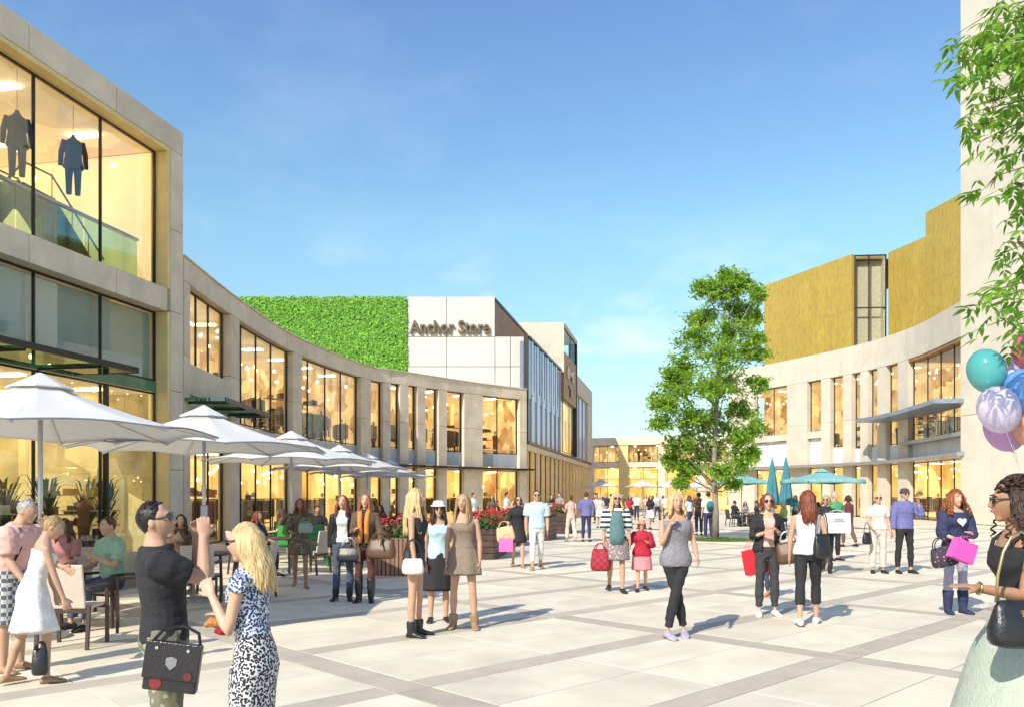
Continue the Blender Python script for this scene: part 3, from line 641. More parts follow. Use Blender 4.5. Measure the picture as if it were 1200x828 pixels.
mb = MB(); RP.slab(mb, 0.05, S(1060), 5.2, 5.45, -.3, .4); wb(mb, 'ledge', M_GREYM, right)
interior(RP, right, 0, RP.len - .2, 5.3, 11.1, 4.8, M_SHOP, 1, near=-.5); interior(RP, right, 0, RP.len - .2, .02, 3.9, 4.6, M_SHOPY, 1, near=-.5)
goods(RP, right, 1, RP.len - 1, 5.3, 4, rng, 40, 3.4); goods(RP, right, 1, RP.len - 1, .02, 4, rng, 24, 2.2)
# gold clad top storey, panel by panel
def goldwall(p0, p1, z0, z1f, n, n1=0.0):
    P_ = Path([p0, p1], -1, False)
    for i in range(n):
        a, b = P_.len * i / n, P_.len * (i + 1) / n; z1 = z1f(a / P_.len)
        zs = [z0, z0 + (z1 - z0) * .5, z1]
        for q, r in zip(zs[:-1], zs[1:]): slabpart(P_, 'gold_panel', M_GOLD, right, a, b, q, r, -.25, 0, .005)
    mb = MB(); P_.slab(mb, 0.02, P_.len - .02, z0, z1f(0) - .1, -.45, -.26); wb(mb, 'backing_wall', M_JOINT, right)
    return P_
ga, gb = (28.2, 68.0), (24.1, 78.3)
goldwall(ga, gb, 12.4, lambda t: 21.65, 14)
goldwall((32.0, 63.4), (31.05, 67.6), 12.4, lambda t: 21.65, 6); goldwall((33.5, 52.0), (32.0, 63.38), 12.4, lambda t: 23.5, 12)
GPp = Path([(31.05, 67.9), (28.25, 68.15)], -1, False); window(GPp, right, 0, GPp.len, 12.6, 21.6, [GPp.len / 2], -.05, fw=.1, transoms=(17.2,))
slabpart(GPp, 'interior_wall', material('pale_stair_wall', (.6, .52, .42), .7), right, 0, GPp.len, 12.6, 21.4, -.9, -.8)
slabpart(GPp, 'side_wall', material('pale_stair_wall', (.6, .52, .42), .7), right, 0.02, .2, 12.6, 21.4, -.79, -.12)
slabpart(GPp, 'interior_ceiling', M_CEIL, right, 0, GPp.len, 21.42, 21.6, -.9, -.12)
mb = MB(); mb.box(24.6, 33.5, 78.3, 78.5, 12.5, 21.6); wb(mb, 'back_wall', M_GOLD, right)
mb = MB(); mb.v = [(28.4, 68.4, 21.3), (24.4, 78.2, 21.3), (38, 78.2, 21.3), (38, 64, 21.3), (32.4, 63.8, 21.3), (31.3, 68.3, 21.3)]; mb.f = [(0, 1, 2, 3, 4, 5)]
mb.rings([mb.v, [(x, y, 21.4) for x, y, z in mb.v]]) if False else None
wb(mb, 'gold_storey_roof', M_JOINT, right)

# ------------------------------------------------------------ tall cream slab at the right edge
TPp = Path([(30.3, 27.5), (26.28, 48.0)], -1, False)
tower = thing('tall_block', 'tall plain cream stone block rising out of frame at the right edge', 'building', (27, 47, 0))
zs = [0, 6.3, 12.5, 18.45, 24.5, 33.0]; us = [0, .15, .42, .70, .885, 1.0]
for a, b in zip(us[:-1], us[1:]):
    for z0, z1 in zip(zs[:-1], zs[1:]): slabpart(TPp, 'stone_panel', M_CREAM, tower, TPp.len * a, TPp.len * b, z0, z1, -.3, 0, .014)
slabpart(TPp, 'backing_wall', M_JOINT, tower, .05, TPp.len - .3, 0, 32.9, -12, -.28)
# indoor plants behind the ground floor glass of the corner store
M_IPL = material('indoor_plant_leaf', (.05, .10, .03), .6, var=.3)
for i, (Y, dn, lb) in enumerate(((20.6, -1.3, 'dark leafy indoor plant behind the glass left of the double mullion'), (19.9, -1.9, 'tall dark indoor plant behind the glass above the man in green'), (22.6, -1.2, 'indoor plant behind the glass right of the double mullion'), (23.1, -2.2, 'small indoor plant beside the warm lit reveal of the corner store'))):
    p = NP.pos(sy(Y)) + NP.nor(1) * dn; t = thing('potted_plant', lb, 'plant', (p.x, p.y, .02), 0, 'indoor plants in the corner store'); mb = MB(); mb.lathe([(.18, 0), (.24, .45), (.20, .46), (.19, .40)], 14); mb.build('pot', M_DARK, t); mb = MB(); r5 = random.Random(i)
    for k in range(60):
        a = r5.uniform(0, 6.28); hh = r5.uniform(.9, 2.2); q = r5.uniform(.3, .75); d = Vector((math.cos(a), math.sin(a), 0)); w_ = Vector((-math.sin(a), math.cos(a), 0)) * .05; k0 = len(mb.v)
        for t_ in (0, .4, .75, 1): c = d * q * t_ ** 1.6 + Vector((0, 0, .4 + (hh - .4) * math.sin(t_ * 1.7))); mb.v += [tuple(c - w_ * (1 - t_ * .9) * (.3 + t_ * 2)), tuple(c + w_ * (1 - t_ * .9) * (.3 + t_ * 2))]
        mb.f += [(k0 + 2 * j, k0 + 2 * j + 1, k0 + 2 * j + 3, k0 + 2 * j + 2) for j in range(3)]
    mb.build('leaves', M_IPL, t)
# ================================================================== people
SKIN = {k: material('skin_' + k, c, .5, var=.05, scale=9, spec=.35, sss=.12) for k, c in (('fair', (.60, .365, .25)), ('light', (.52, .31, .205)), ('tan', (.40, .215, .125)), ('brown', (.36, .18, .10)))}
def cloth(name, c, **k): return material('cloth_' + name, c, k.pop('rough', .85), var=k.pop('var', .1), scale=k.pop('scale', 14), bump=k.pop('bump', .35), bscale=k.pop('bscale', 30), **k)
def hairm(name, c): return material('hair_' + name, c, .42, var=.3, scale=60, stretch=(1, 1, .12), bump=.3, bscale=160, spec=.4)
HAIR = {'black': hairm('black', (.018, .014, .012)), 'brown': hairm('brown', (.10, .05, .025)), 'darkbrown': hairm('darkbrown', (.045, .022, .013)), 'auburn': hairm('auburn', (.20, .05, .022)),
        'blonde': hairm('blonde', (.66, .47, .22)), 'dblonde': hairm('dark_blonde', (.40, .25, .11)), 'grey': hairm('grey', (.42, .40, .37)), 'ginger': hairm('ginger', (.34, .11, .035))}
M_EYE = material('dark_eye', (.03, .02, .015), .2); M_EYEW = material('eye_white', (.75, .72, .68), .3); M_LIP = material('lip_red', (.5, .13, .11), .4)
M_SHADE = material('black_plastic', (.012, .012, .014), .12, spec=.8)
PATT = ('cargo_print', 'plaid', 'stripes', 'grey_fleck', 'brown_pattern', 'floral_navy')
def remesh(mb, voxel, mat, name, parent, smooth_it=3, fold=True):
    me = mb.mesh(name, mat); o = bpy.data.objects.new(name, me); TMP.collection.objects.link(o)
    r_ = o.modifiers.new('r', 'REMESH'); r_.mode = 'VOXEL'; r_.voxel_size = voxel; r_.use_smooth_shade = True
    if smooth_it: s_ = o.modifiers.new('s', 'SMOOTH'); s_.factor = .5; s_.iterations = smooth_it
    TMPL.update(); dg = TMPL.depsgraph; me2 = bpy.data.meshes.new_from_object(o.evaluated_get(dg)); o.modifiers.clear(); o.data = me2; TMP.collection.objects.unlink(o); COL.objects.link(o); bpy.data.meshes.remove(me); me2.name = name
    if not me2.materials: me2.materials.append(mat)
    if fold and mat.name.startswith(('cloth_', 'patterned_')) or mat.name in PATT:      # soft creases in cloth
        n_ = len(me2.vertices); co_ = np.empty(n_ * 3, 'f'); no_ = np.empty(n_ * 3, 'f'); me2.vertices.foreach_get('co', co_); me2.vertices.foreach_get('normal', no_); P_ = co_.reshape(-1, 3); x, y, z = P_.T; q = 0
        for k_ in range(7):
            f_ = random.uniform(14, 46); a_ = random.uniform(-1, 1); b_ = random.uniform(-1, 1); c_ = random.uniform(-1.3, 1.3); q = q + np.sin((x * a_ + y * b_ + z * c_) * f_ * 2 + random.uniform(0, 6) + 1.5 * np.sin(z * f_ * .5 + x * 9)) * (9 / f_)
        P_ += no_.reshape(-1, 3) * ((q + .9) * .0036)[:, None]; me2.vertices.foreach_set('co', P_.ravel())
    me2.shade_smooth(); o.parent = parent; return o
PROF = {  # height, half width, half depth, forward offset, for a 1.70 m figure
 'f': [(.80, .125, .085, -.005), (.86, .170, .115, -.012), (.92, .178, .122, -.015), (.99, .160, .108, -.008), (1.06, .132, .092, 0), (1.11, .125, .088, .002), (1.18, .134, .095, .008), (1.25, .147, .118, .022), (1.31, .155, .110, .016), (1.37, .160, .088, -.002), (1.41, .128, .074, -.010), (1.44, .088, .062, -.012), (1.47, .056, .054, -.008), (1.53, .049, .052, .002), (1.58, .048, .052, .008)],
 'm': [(.80, .125, .090, -.005), (.86, .162, .118, -.010), (.92, .168, .120, -.010), (.99, .160, .112, -.004), (1.06, .152, .106, 0), (1.12, .152, .105, .002), (1.19, .162, .112, .004), (1.27, .180, .122, .010), (1.33, .190, .118, .006), (1.38, .188, .100, -.004), (1.42, .150, .082, -.012), (1.45, .100, .070, -.014), (1.48, .066, .062, -.010), (1.53, .060, .060, .000), (1.58, .058, .060, .006)]}
def lerp(a, b, t): return a + (b - a) * t
def prof(sex, z):
    P_ = PROF[sex]
    if z <= P_[0][0]: return P_[0][1:]
    for a, b in zip(P_[:-1], P_[1:]):
        if z <= b[0]:
            t = (z - a[0]) / (b[0] - a[0]); return tuple(lerp(p, q, t) for p, q in zip(a[1:], b[1:]))
    return P_[-1][1:]
class Human:
    """pose is given in the figure's own frame: x to its right, y forward, z up"""
    def __init__(s, label, px, fy, height, face, sex='f', skin='light', name='person', cat='person', lean=(0, 0), arms=None, legs=None, head=(0, 0), group=None, detail=1, loc=None, seat=None, build=1.0, hy=None):
        """face: heading in degrees, 0 = looking away from the camera (+Y), 90 = looking left, 180 = towards camera"""
        s.sex = sex; s.k = height / 1.735; s.H = height; g = ground(px, fy) if loc is None else Vector(loc)
        s.root = thing(name, label, cat, (g.x, g.y, 0), R(face), group); s.rz = R(face); s.detail = detail; s.sk = SKIN[skin]; s.bd = build * (.93 if sex == 'f' else .97)
        s.lean = lean; s.yaw, s.pitch = R(head[0]), R(head[1])
        s.vox = {0: .017, 1: .0105, 2: .0065}[detail]
        L0 = Vector
        arms = arms or [((-.16, .02, -1), (-.06, .16, -1)), ((.16, .02, -1), (.06, .16, -1))]
        legs = legs or [((-.05, .01, -1), (-.02, -.02, -1)), ((.05, .01, -1), (.02, -.02, -1))]
        s.armd = [[Vector(d).normalized() for d in a] for a in arms]; s.legd = [[Vector(d).normalized() for d in a] for a in legs]
        hip = [Vector((q * .088 * min(1, s.bd), 0, .89)) for q in (-1, 1)]
        s.hip = hip; s.knee = [h + d[0] * .445 for h, d in zip(hip, s.legd)]; s.ank = [k_ + d[1] * .415 for k_, d in zip(s.knee, s.legd)]
        s.dz = (seat / s.k - .80) if seat is not None else .075 - min(a.z for a in s.ank)
        for lst in (s.hip, s.knee, s.ank):
            for v in lst: v.z += s.dz
        sw = .163 if sex == 'f' else .183
        s.sh = [s.tp(Vector((q * sw, -.008, 1.357))) for q in (-1, 1)]
        s.elb = [p + d[0] * .275 for p, d in zip(s.sh, s.armd)]; s.wr = [p + d[1] * .245 for p, d in zip(s.elb, s.armd)]
        s.hand = [w_ + d[1] * .075 for w_, d in zip(s.wr, s.armd)]
    def tp(s, p):
        """bend of the trunk"""
        t = min(max((p.z - .92) / .25, 0), 1); t = t * t * (3 - 2 * t); c = Vector((0, 0, .95)); q = p - c
        q = Matrix.Rotation(-R(s.lean[0]) * t, 4, 'X') @ (Matrix.Rotation(R(s.lean[1]) * t, 4, 'Y') @ q); q = q + c; q.z += s.dz; return q
    def fin(s, mb): mb.v = [tuple(Vector(v) * s.k) for v in mb.v]; return mb
    def world(s, p): return Vector(s.root.location) + Matrix.Rotation(s.rz, 3, 'Z') @ (Vector(p) * s.k)
    def torso_rings(s, z0, z1, e=0.0, n=20, dz=.03, wob=0.0, cut=None):
        out = []; m_ = max(2, int((z1 - z0) / dz)); ph = random.random() * 6
        for i in range(m_ + 1):
            z = z0 + (z1 - z0) * i / m_; rx, ry, oy = prof(s.sex, z); rx, ry = rx * s.bd + e, ry * s.bd + e; r_ = []
            for j in range(n):
                a = 2 * math.pi * j / n; ww = 1 + wob * math.sin(a * 5 + ph + z * 7) * .5 + wob * math.sin(a * 3 + z * 19)
                ca, sa = math.cos(a), math.sin(a); x = rx * ww * math.copysign(abs(ca) ** .85, ca); y = oy + ry * ww * math.copysign(abs(sa) ** .9, sa)
                r_.append(s.tp(Vector((x, y, z + (cut(a) if cut and i == m_ else 0)))))
            out.append(r_)
        return out
    def headmat(s):
        nb = s.tp(Vector((0, -.004, 1.50))); t = Matrix.Rotation(-R(s.lean[0]) * .5, 4, 'X') @ Matrix.Rotation(R(s.lean[1]) * .5, 4, 'Y')
        return Matrix.Translation(nb) @ t @ Matrix.Rotation(s.yaw, 4, 'Z') @ Matrix.Rotation(s.pitch, 4, 'X') @ Matrix.Translation((0, .012, -1.50)) 
    def body(s, bare_feet=False):
        mb = MB(); sx = s.sex; mb.rings(s.torso_rings(.80, 1.58))
        f = s.sex == 'f'
        for i, q in enumerate((-1, 1)):
            h, kn, an = s.hip[i], s.knee[i], s.ank[i]; d0, d1 = s.legd[i]
            pts = [h + Vector((0, 0, .06)), h - Vector((0, 0, .0)) + d0 * .05, lerp(h, kn, .45), lerp(h, kn, .85), kn, lerp(kn, an, .12), lerp(kn, an, .32), lerp(kn, an, .65), lerp(kn, an, .92), an - Vector((0, 0, .03))]
            rd = [.072, .086, .071, .053, .049, .047, .052, .038, .031, .034] if f else [.075, .092, .082, .063, .058, .055, .060, .046, .038, .041]
            rd = [v * (min(1, s.bd) if k_ < 4 else 1) for k_, v in enumerate(rd)]; pts = [p.copy() for p in pts]; pts[6] = pts[6] + Vector((0, -.012, 0))
            mb.tube(pts, rd, 12)
            mb.rings(s.foot_rings(i, 0))
            sh, el, wr = s.sh[i], s.elb[i], s.wr[i]
            pr = [.036, .042, .037, .034, .033, .034, .030, .024, .023] if f else [.050, .058, .050, .045, .042, .046, .039, .031, .029]
            inn = sh + (s.tp(Vector((0, -.008, 1.36))) - sh) * .25
            mb.tube([inn, sh, lerp(sh, el, .4), lerp(sh, el, .8), el, lerp(el, wr, .2), lerp(el, wr, .55), lerp(el, wr, .95), wr + s.armd[i][1] * .02], pr, 10)
            s.make_hand(mb, i)
        M = s.headmat(); s.head_shape(mb, M); s.fin(mb)
        s.bodyo = remesh(mb, s.vox * s.k, s.sk, 'body', s.root, 2)
        if s.detail >= 1: s.face(M)
        return s
    def make_hand(s, mb, i):
        w_, d = s.wr[i], s.armd[i][1]; q = -1 if i == 0 else 1
        side = Vector((0, 1, 0)) - d * d.y
        side = side.normalized() if side.length > .25 else (Vector((q, 0, 0)) - d * d.x * q).normalized()   # thumb side: forward
        pn = d.cross(side).normalized()                        # across the palm
        inw = pn if pn.x * q < 0 else -pn
        if abs(pn.x) < .3: inw = pn if pn.z < 0 else -pn
        k = 1.0
        rr = [];
        for t, wd, th in ((0, .024, .019), (.02, .030, .017), (.05, .040, .016), (.08, .041, .014), (.092, .036, .010)):
            c = w_ + d * (t + .005); rr.append([c + side * math.cos(a) * wd + pn * math.sin(a) * th for a in (2 * math.pi * j / 10 for j in range(10))])
        mb.rings(rr); curl = .35 if not hasattr(s, 'grip') or not s.grip[i] else 1.15
        sp = 1.25 if s.detail < 2 else 1.05
        for j, (off, ln) in enumerate(((.029, .070), (.0098, .078), (-.0098, .073), (-.029, .057))):
            p0 = w_ + d * .085 + side * off * sp; dd = (d + side * off * 2.0).normalized(); pts = [p0 - d * .02, p0]
            for b_ in range(3):
                dd = (dd + inw * math.tan(curl * (.5 + .35 * b_) * .55)).normalized(); p0 = p0 + dd * ln * (.42, .33, .25)[b_]; pts.append(p0)
            mb.tube(pts, [.0095, .0095, .009, .0082, .0065], 7)
        p0 = w_ + d * .025 + side * .022; dd = (d * .75 + side * .75 + inw * .35).normalized(); pts = [p0, p0 + dd * .035]; dd = (dd + d * .5 + inw * curl * .4).normalized(); pts += [pts[-1] + dd * .03, pts[-1] + dd * .055]
        mb.tube(pts, [.014, .013, .011, .008], 7)
    def foot_rings(s, i, e=0.0, heel=0.0, n=12, h=None, L=1.0):
        """foot from heel to toe; the toes turn a little outwards"""
        an = s.ank[i]; q = -1 if i == 0 else 1; base = an.z - .075; sh = s.legd[i][1]
        fw = Vector((q * .22, 1, 0)).normalized(); hx = Vector((sh.x, sh.y, 0))
        if hasattr(s, 'toe'): fw = Vector(s.toe[i]).normalized()
        rt = Vector((fw.y, -fw.x, 0)); rr = []
        for t, wd, hh, lift in ((-.062, .018, .030, .0), (-.05, .030, .055, 0), (-.01, .034, .082, 0), (.04, .033, .070, 0), (.09, .038, .048, 0), (.135, .043, .034, 0), (.170, .036, .024, 0), (.190, .016, .014, 0)):
            c = Vector((an.x, an.y, base)) + fw * t * L; wd += e; hh += e * 1.2; r_ = []
            up = heel * max(0, min(1, (.09 - t) / .13))
            for j in range(n):
                a = 2 * math.pi * j / n; r_.append(c + rt * math.cos(a) * wd + Vector((0, 0, max(0, hh / 2 + math.sin(a) * hh / 2) + up)))
            rr.append(r_)
        return rr
    def head_shape(s, mb, M):
        f = s.sex == 'f'; c = Vector((0, .006, 1.588)); rr = []; n = 18; m_ = 14; w0 = .073 if f else .078
        for i in range(m_ + 1):
            t = math.pi * (.03 + .94 * i / m_); z = -math.cos(t) * .113; r_ = []; st = math.sin(t)
            for j in range(n):
                a = 2 * math.pi * j / n; x = math.cos(a) * w0 * st; y = math.sin(a) * .096 * st
                low = max(0, min(1, (-z - .01) / .10))
                x *= 1 - .30 * low
                if y > 0: y = y * (1 - .10 * low) + .012 * low
                else: y *= 1 - .38 * low
                if y > .05 and .0 < z < .035 and abs(x) > .014: y -= .007      # eye sockets
                if y > .06 and z > .05: y -= .006
                r_.append(c + Vector((x, y, z)))
            rr.append(r_)
        hb = MB(); hb.rings(rr)
        hb.tube([c + Vector(p) for p in ((0, .082, .032), (0, .094, .012), (0, .107, -.012), (0, .097, -.020), (0, .085, -.024))], [.008, .010, .0125, .011, .006], 8)     # nose
        hb.tube([c + Vector(p) for p in ((-.018, .079, -.043), (0, .093, -.043), (.018, .079, -.043))], [.007, .010, .007], 8)          # mouth
        hb.ball(c + Vector((0, .064, -.084)), .028, .024, .021, 10, 6); hb.ball(c + Vector((0, .062, -.050)), .034, .028, .036, 10, 6)                                                               # chin
        for q in (-1, 1):
            hb.ball(c + Vector((q * w0 * 1.0, -.004, -.002)), .010, .019, .031, 8, 6)
            hb.tube([c + Vector((q * .012, .084, .040)), c + Vector((q * .028, .082, .043)), c + Vector((q * .045, .066, .036))], [.006, .008, .006], 6)   # brow
        mb_v = [M @ v for v in map(Vector, hb.v)]; k = len(mb.v); mb.v += [tuple(v) for v in mb_v]; mb.f += [tuple(k + i for i in f_) for f_ in hb.f]
    def hp(s, name, mb, mat, M=None, smooth=True):
        M = M or s.headmat(); mb.v = [tuple((M @ Vector(v)) * s.k) for v in mb.v]; return mb.build(name, mat, s.root, smooth)
    def face(s, M):
        c = Vector((0, .006, 1.588))
        for q in (-1, 1):
            hb = MB(); hb.ball(c + Vector((q * .029, .0755, .019)), .0125, .0085, .0075, 8, 6); e = s.hp('eye', hb, M_EYEW, M)
            hb = MB(); hb.ball(c + Vector((q * .029, .0825, .019)), .0062, .0035, .0062, 8, 6); s.hp('iris', hb, M_EYE, M)
        hb = MB(); hb.tube([c + Vector(p) for p in ((-.021, .084, -.042), (0, .1005, -.0425), (.021, .084, -.042))], [.002, .0065, .002], 8); s.hp('lips', hb, M_LIP if s.sex == 'f' else s.sk, M)
        if getattr(s, 'hairc', None):
            for q in (-1, 1): hb = MB(); hb.tube([c + Vector((q * .014, .094, .041)), c + Vector((q * .03, .091, .046)), c + Vector((q * .045, .078, .040))], [.0025, .0035, .002], 6); s.hp('eyebrow', hb, HAIR[s.hairc], M)
    def sunglasses(s, up=0.0):
        M = s.headmat(); c = Vector((0, .006, 1.588 + up)); mb = MB()
        for q in (-1, 1):
            mb.rings([[c + Vector((q * .032 + .026 * math.cos(a), .097 - .012 * abs(math.cos(a)) ** 2 + d, .017 + .019 * math.sin(a))) for a in (2 * math.pi * j / 12 for j in range(12))] for d in (0, .005)])
            mb.bar(c + Vector((q * .056, .090, .022)), c + Vector((q * .080, .0, .020)), .005, .008)
        mb.bar(c + Vector((-.012, .100, .022)), c + Vector((.012, .100, .022)), .005); return s.hp('sunglasses', mb, M_SHADE, M, False)
    def top(s, mat, z0=.93, z1=1.455, sleeve=.4, e=.014, name='top', wob=.012, flare=0.0, vneck=False, slack=0.0):
        mb = MB(); rr = s.torso_rings(z0, z1, e, 20, .03, wob)
        if flare:
            n_ = len(rr)
            for i, r_ in enumerate(rr):
                t = max(0, 1 - i / (n_ * .45)); c = sum(r_, Vector()) / len(r_)
                for j, v in enumerate(r_): r_[j] = c + (v - c) * (1 + flare * t * (1 + .25 * math.sin(j * 1.3 * 2)))
        mb.rings(rr)
        if sleeve > 0:
            for i in (0, 1):
                sh, el, wr = s.sh[i], s.elb[i], s.wr[i]; inn = sh + (s.tp(Vector((0, -.008, 1.36))) - sh) * .3; ee = e + .003 + slack; base = (.045, .038, .033, .032, .027, .024) if s.sex == 'f' else (.062, .052, .045, .044, .037, .030)
                pts = [inn, sh]; rd = [base[0] * .72 + e, base[0] * .96 + ee]
                for t in (.15, .3, .45, .6, .75, .9, 1.0):
                    if t > sleeve * 2 + .001 and sleeve < .5: break
                    pts.append(lerp(sh, el, t)); rd.append(lerp(base[0], base[2], t) + ee + .003 * math.sin(t * 19))
                if sleeve >= .5:
                    for t in (.1, .25, .4, .55, .7, .85, .97):
                        if t > (sleeve - .5) * 2: break
                        pts.append(lerp(el, wr, t)); rd.append(lerp(base[3], base[5], t) + ee + .003 * math.sin(t * 23))
                mb.tube(pts, rd, 12)
        s.fin(mb); return remesh(mb, max(s.vox, .009) * s.k, mat, name, s.root, 2)
    def trousers(s, mat, length=.97, e=.010, name='trousers', top_z=.98, flare=0.0):
        e = max(e - .004, .005) + (.004 if s.detail == 0 else 0); me_ = s.bodyo.data; n_ = len(me_.vertices)     # the leg under cloth is a little slimmer
        co_ = np.empty(n_ * 3, 'f'); no_ = np.empty(n_ * 3, 'f'); me_.vertices.foreach_get('co', co_); me_.vertices.foreach_get('normal', no_); P_ = co_.reshape(-1, 3); k_ = s.k
        hem = (s.ank[0].z + .02) if length > .9 else (s.hip[0].z * (1 - length) + s.ank[0].z * length + .02) if s.hip[0].z > s.knee[0].z + .2 else 0
        sel = (P_[:, 2] < (.97 + s.dz) * k_) & (P_[:, 2] > hem * k_) & (np.abs(P_[:, 0]) < .19 * k_); P_ -= no_.reshape(-1, 3) * (sel * (.009 if s.detail else .014))[:, None]; me_.vertices.foreach_set('co', P_.ravel()); me_.update()
        mb = MB(); mb.rings(s.torso_rings(.80, top_z, e, 20, .03, .008)); f = s.sex == 'f'
        for i in (0, 1):
            h, kn, an = s.hip[i], s.knee[i], s.ank[i]; pts = [h + Vector((0, 0, .06)), h + s.legd[i][0] * .05]; rd = [.075 + e, .087 + e]
            for t in (.15, .3, .45, .6, .75, .9, 1.0):
                if t / 2 > length: break
                pts.append(lerp(h, kn, t)); rd.append(lerp(.087, .051, t) + e + flare * t * .5 + .002 * math.sin(t * 13))
            for t in (.1, .25, .4, .55, .7, .85, 1.0):
                if .5 + t / 2 > length + .001: break
                pts.append(lerp(kn, an, t) + Vector((0, -.01 * math.sin(t * 3.1), 0))); rd.append((lerp(.050, .037, t ** 1.4) + (.009 * math.sin(min(1, t * 1.5) * math.pi) if t < .67 else 0)) + e + flare * (.5 + t * .5) + .002 * math.sin(t * 17))
            mb.tube(pts, rd, 12)
        s.fin(mb); return remesh(mb, max(s.vox, .009) * s.k, mat, name, s.root, 2)
    def legx(s, i, z):
        h, kn, an = s.hip[i], s.knee[i], s.ank[i]
        if z >= kn.z: t = (h.z - z) / max(.01, h.z - kn.z); return lerp(h, kn, min(max(t, 0), 1))
        t = (kn.z - z) / max(.01, kn.z - an.z); return lerp(kn, an, min(max(t, 0), 1))
    def skirt(s, mat, top_z=1.05, bottom_z=.5, flare=.10, e=.012, folds=9, depth=.05, name='skirt', slim=0.0):
        mb = MB(); rr = []; n = 48 if s.detail else 24; m_ = 14; ph = random.random() * 6
        for i in range(m_ + 1):
            z = lerp(top_z, bottom_z, i / m_); t = i / m_
            if z > .86: rx, ry, oy = prof(s.sex, z); cx, cy = 0, oy; rx, ry = rx * s.bd + e, ry * s.bd + e; rx = max(rx, (.172 * min(1, s.bd) + e) * min(1, max(0, (1.0 - z) / .06)))
            else:
                a_, b_ = s.legx(0, z + s.dz), s.legx(1, z + s.dz); cx, cy = (a_.x + b_.x) / 2, (a_.y + b_.y) / 2; lt = max(0, (.86 - z) / .40); rth = lerp(.092, .058, min(lt, 1))
                r0x, r0y, _ = prof(s.sex, .86); blend = min(1, (.86 - z) / .12)
                rx = max(abs(a_.x - b_.x) / 2 + rth + e, lerp(r0x, .11, min(1, lt * .8)) + e) ; ry = max(abs(a_.y - b_.y) / 2 + rth + e, lerp(r0y, .08, min(1, lt)) + e); cy = lerp(-.012, cy, blend)
            fl = flare * max(0, (1.0 - z) / max(.01, (1.0 - bottom_z))) ** .8 if z < 1.0 else 0; r_ = []
            for j in range(n):
                a = 2 * math.pi * j / n; fo = 1 + depth * t * (math.sin(a * folds + ph) * .7 + math.sin(a * (folds * 2 + 1) + ph * 2 + z * 6) * .3)
                p = Vector((cx + (rx + fl) * math.cos(a) * fo, cy + (ry + fl) * math.sin(a) * fo, z)); r_.append(s.tp(p) if z > .9 else p + Vector((0, 0, s.dz)))
            rr.append(r_)
        for k_ in (.985, .9): rr.append([lerp(sum(rr[m_], Vector()) / n, v, k_) + Vector((0, 0, .006)) for v in rr[m_]])
        mb.rings(rr); s.fin(mb); return mb.build(name, mat, s.root, True)
    def shoes(s, mat, kind='flat', shaft=0.0, heel=0.0, name=None):
        for i in (0, 1):
            mb = MB(); mb.rings(s.foot_rings(i, .009, 0)); an = s.ank[i]; kn = s.knee[i]
            if shaft > 0: mb.tube([an - Vector((0, 0, .04)), an + Vector((0, 0, .01)), lerp(an, kn, shaft * .5), lerp(an, kn, shaft)], [.049, .052, .060 if shaft < .4 else .068, .060 if shaft < .4 else .074], 12)
            
            s.fin(mb); remesh(mb, .009 * s.k, mat, name or ('boot' if shaft else 'shoe'), s.root, 1)
            if kind == 'sneaker':
                mb = MB(); rr = s.foot_rings(i, .009); mb.rings([[Vector((v.x, v.y, min(v.z, an.z - .075 + .016))) for v in r_] for r_ in rr]); s.fin(mb); mb.build('sole', M_WMETAL, s.root, True)
    def hair(s, kind, colr, length=.3, n=None, seed=1, volume=1.0, arc=48):
        rg = random.Random(seed); M = s.headmat(); mt = HAIR[colr]; c = Vector((0, .006, 1.588)); mb = MB()
        b_ = 1.0
        cap = []; nn, mm_ = 16, 10
        cc = c + Vector((0, -.020, .016)); rx, ry, rz = (.079 if s.sex == 'f' else .082), .094, .109
        if kind == 'short': cc = c + Vector((0, -.020, .020)); rx += .002; rz = .106
        for i in range(mm_ + 1):
            t = math.pi * (.03 + .94 * i / mm_); r_ = []
            for j in range(nn):
                a = 2 * math.pi * j / nn; zz = -math.cos(t) * rz; yy = math.sin(a) * ry * math.sin(t); xx = math.cos(a) * rx * math.sin(t)
                if zz < 0: yy = yy * (1 - .25 * (-zz / rz)); xx *= 1 - .2 * (-zz / rz)
                q = Vector((xx, yy, zz)); w_ = 1 + .03 * mnoise.noise(q * 40 + Vector((seed, 0, 0))); r_.append(cc + q * w_)
            cap.append(r_)
        mb.rings(cap)
        if kind == 'short':
            for k in range(n or 90):
                a = rg.uniform(0, 6.28); t = rg.uniform(.0, 1.0); d = Vector((math.cos(a) * math.sin(t * 1.5), math.sin(a) * math.sin(t * 1.5) - .2, math.cos(t * 1.5))).normalized()
                p = cc + Vector((d.x * rx, d.y * ry, d.z * rz))
                if d.y > .25 and d.z < .8: continue
                tv = Vector((rg.uniform(-.4, .4), .6, rg.uniform(-.2, .3))); mb.tube([p * 1.0 - d * .004, p + d * .003 + tv * .012, p + d * .001 + tv * .026], [.006, .005, .002], 5)
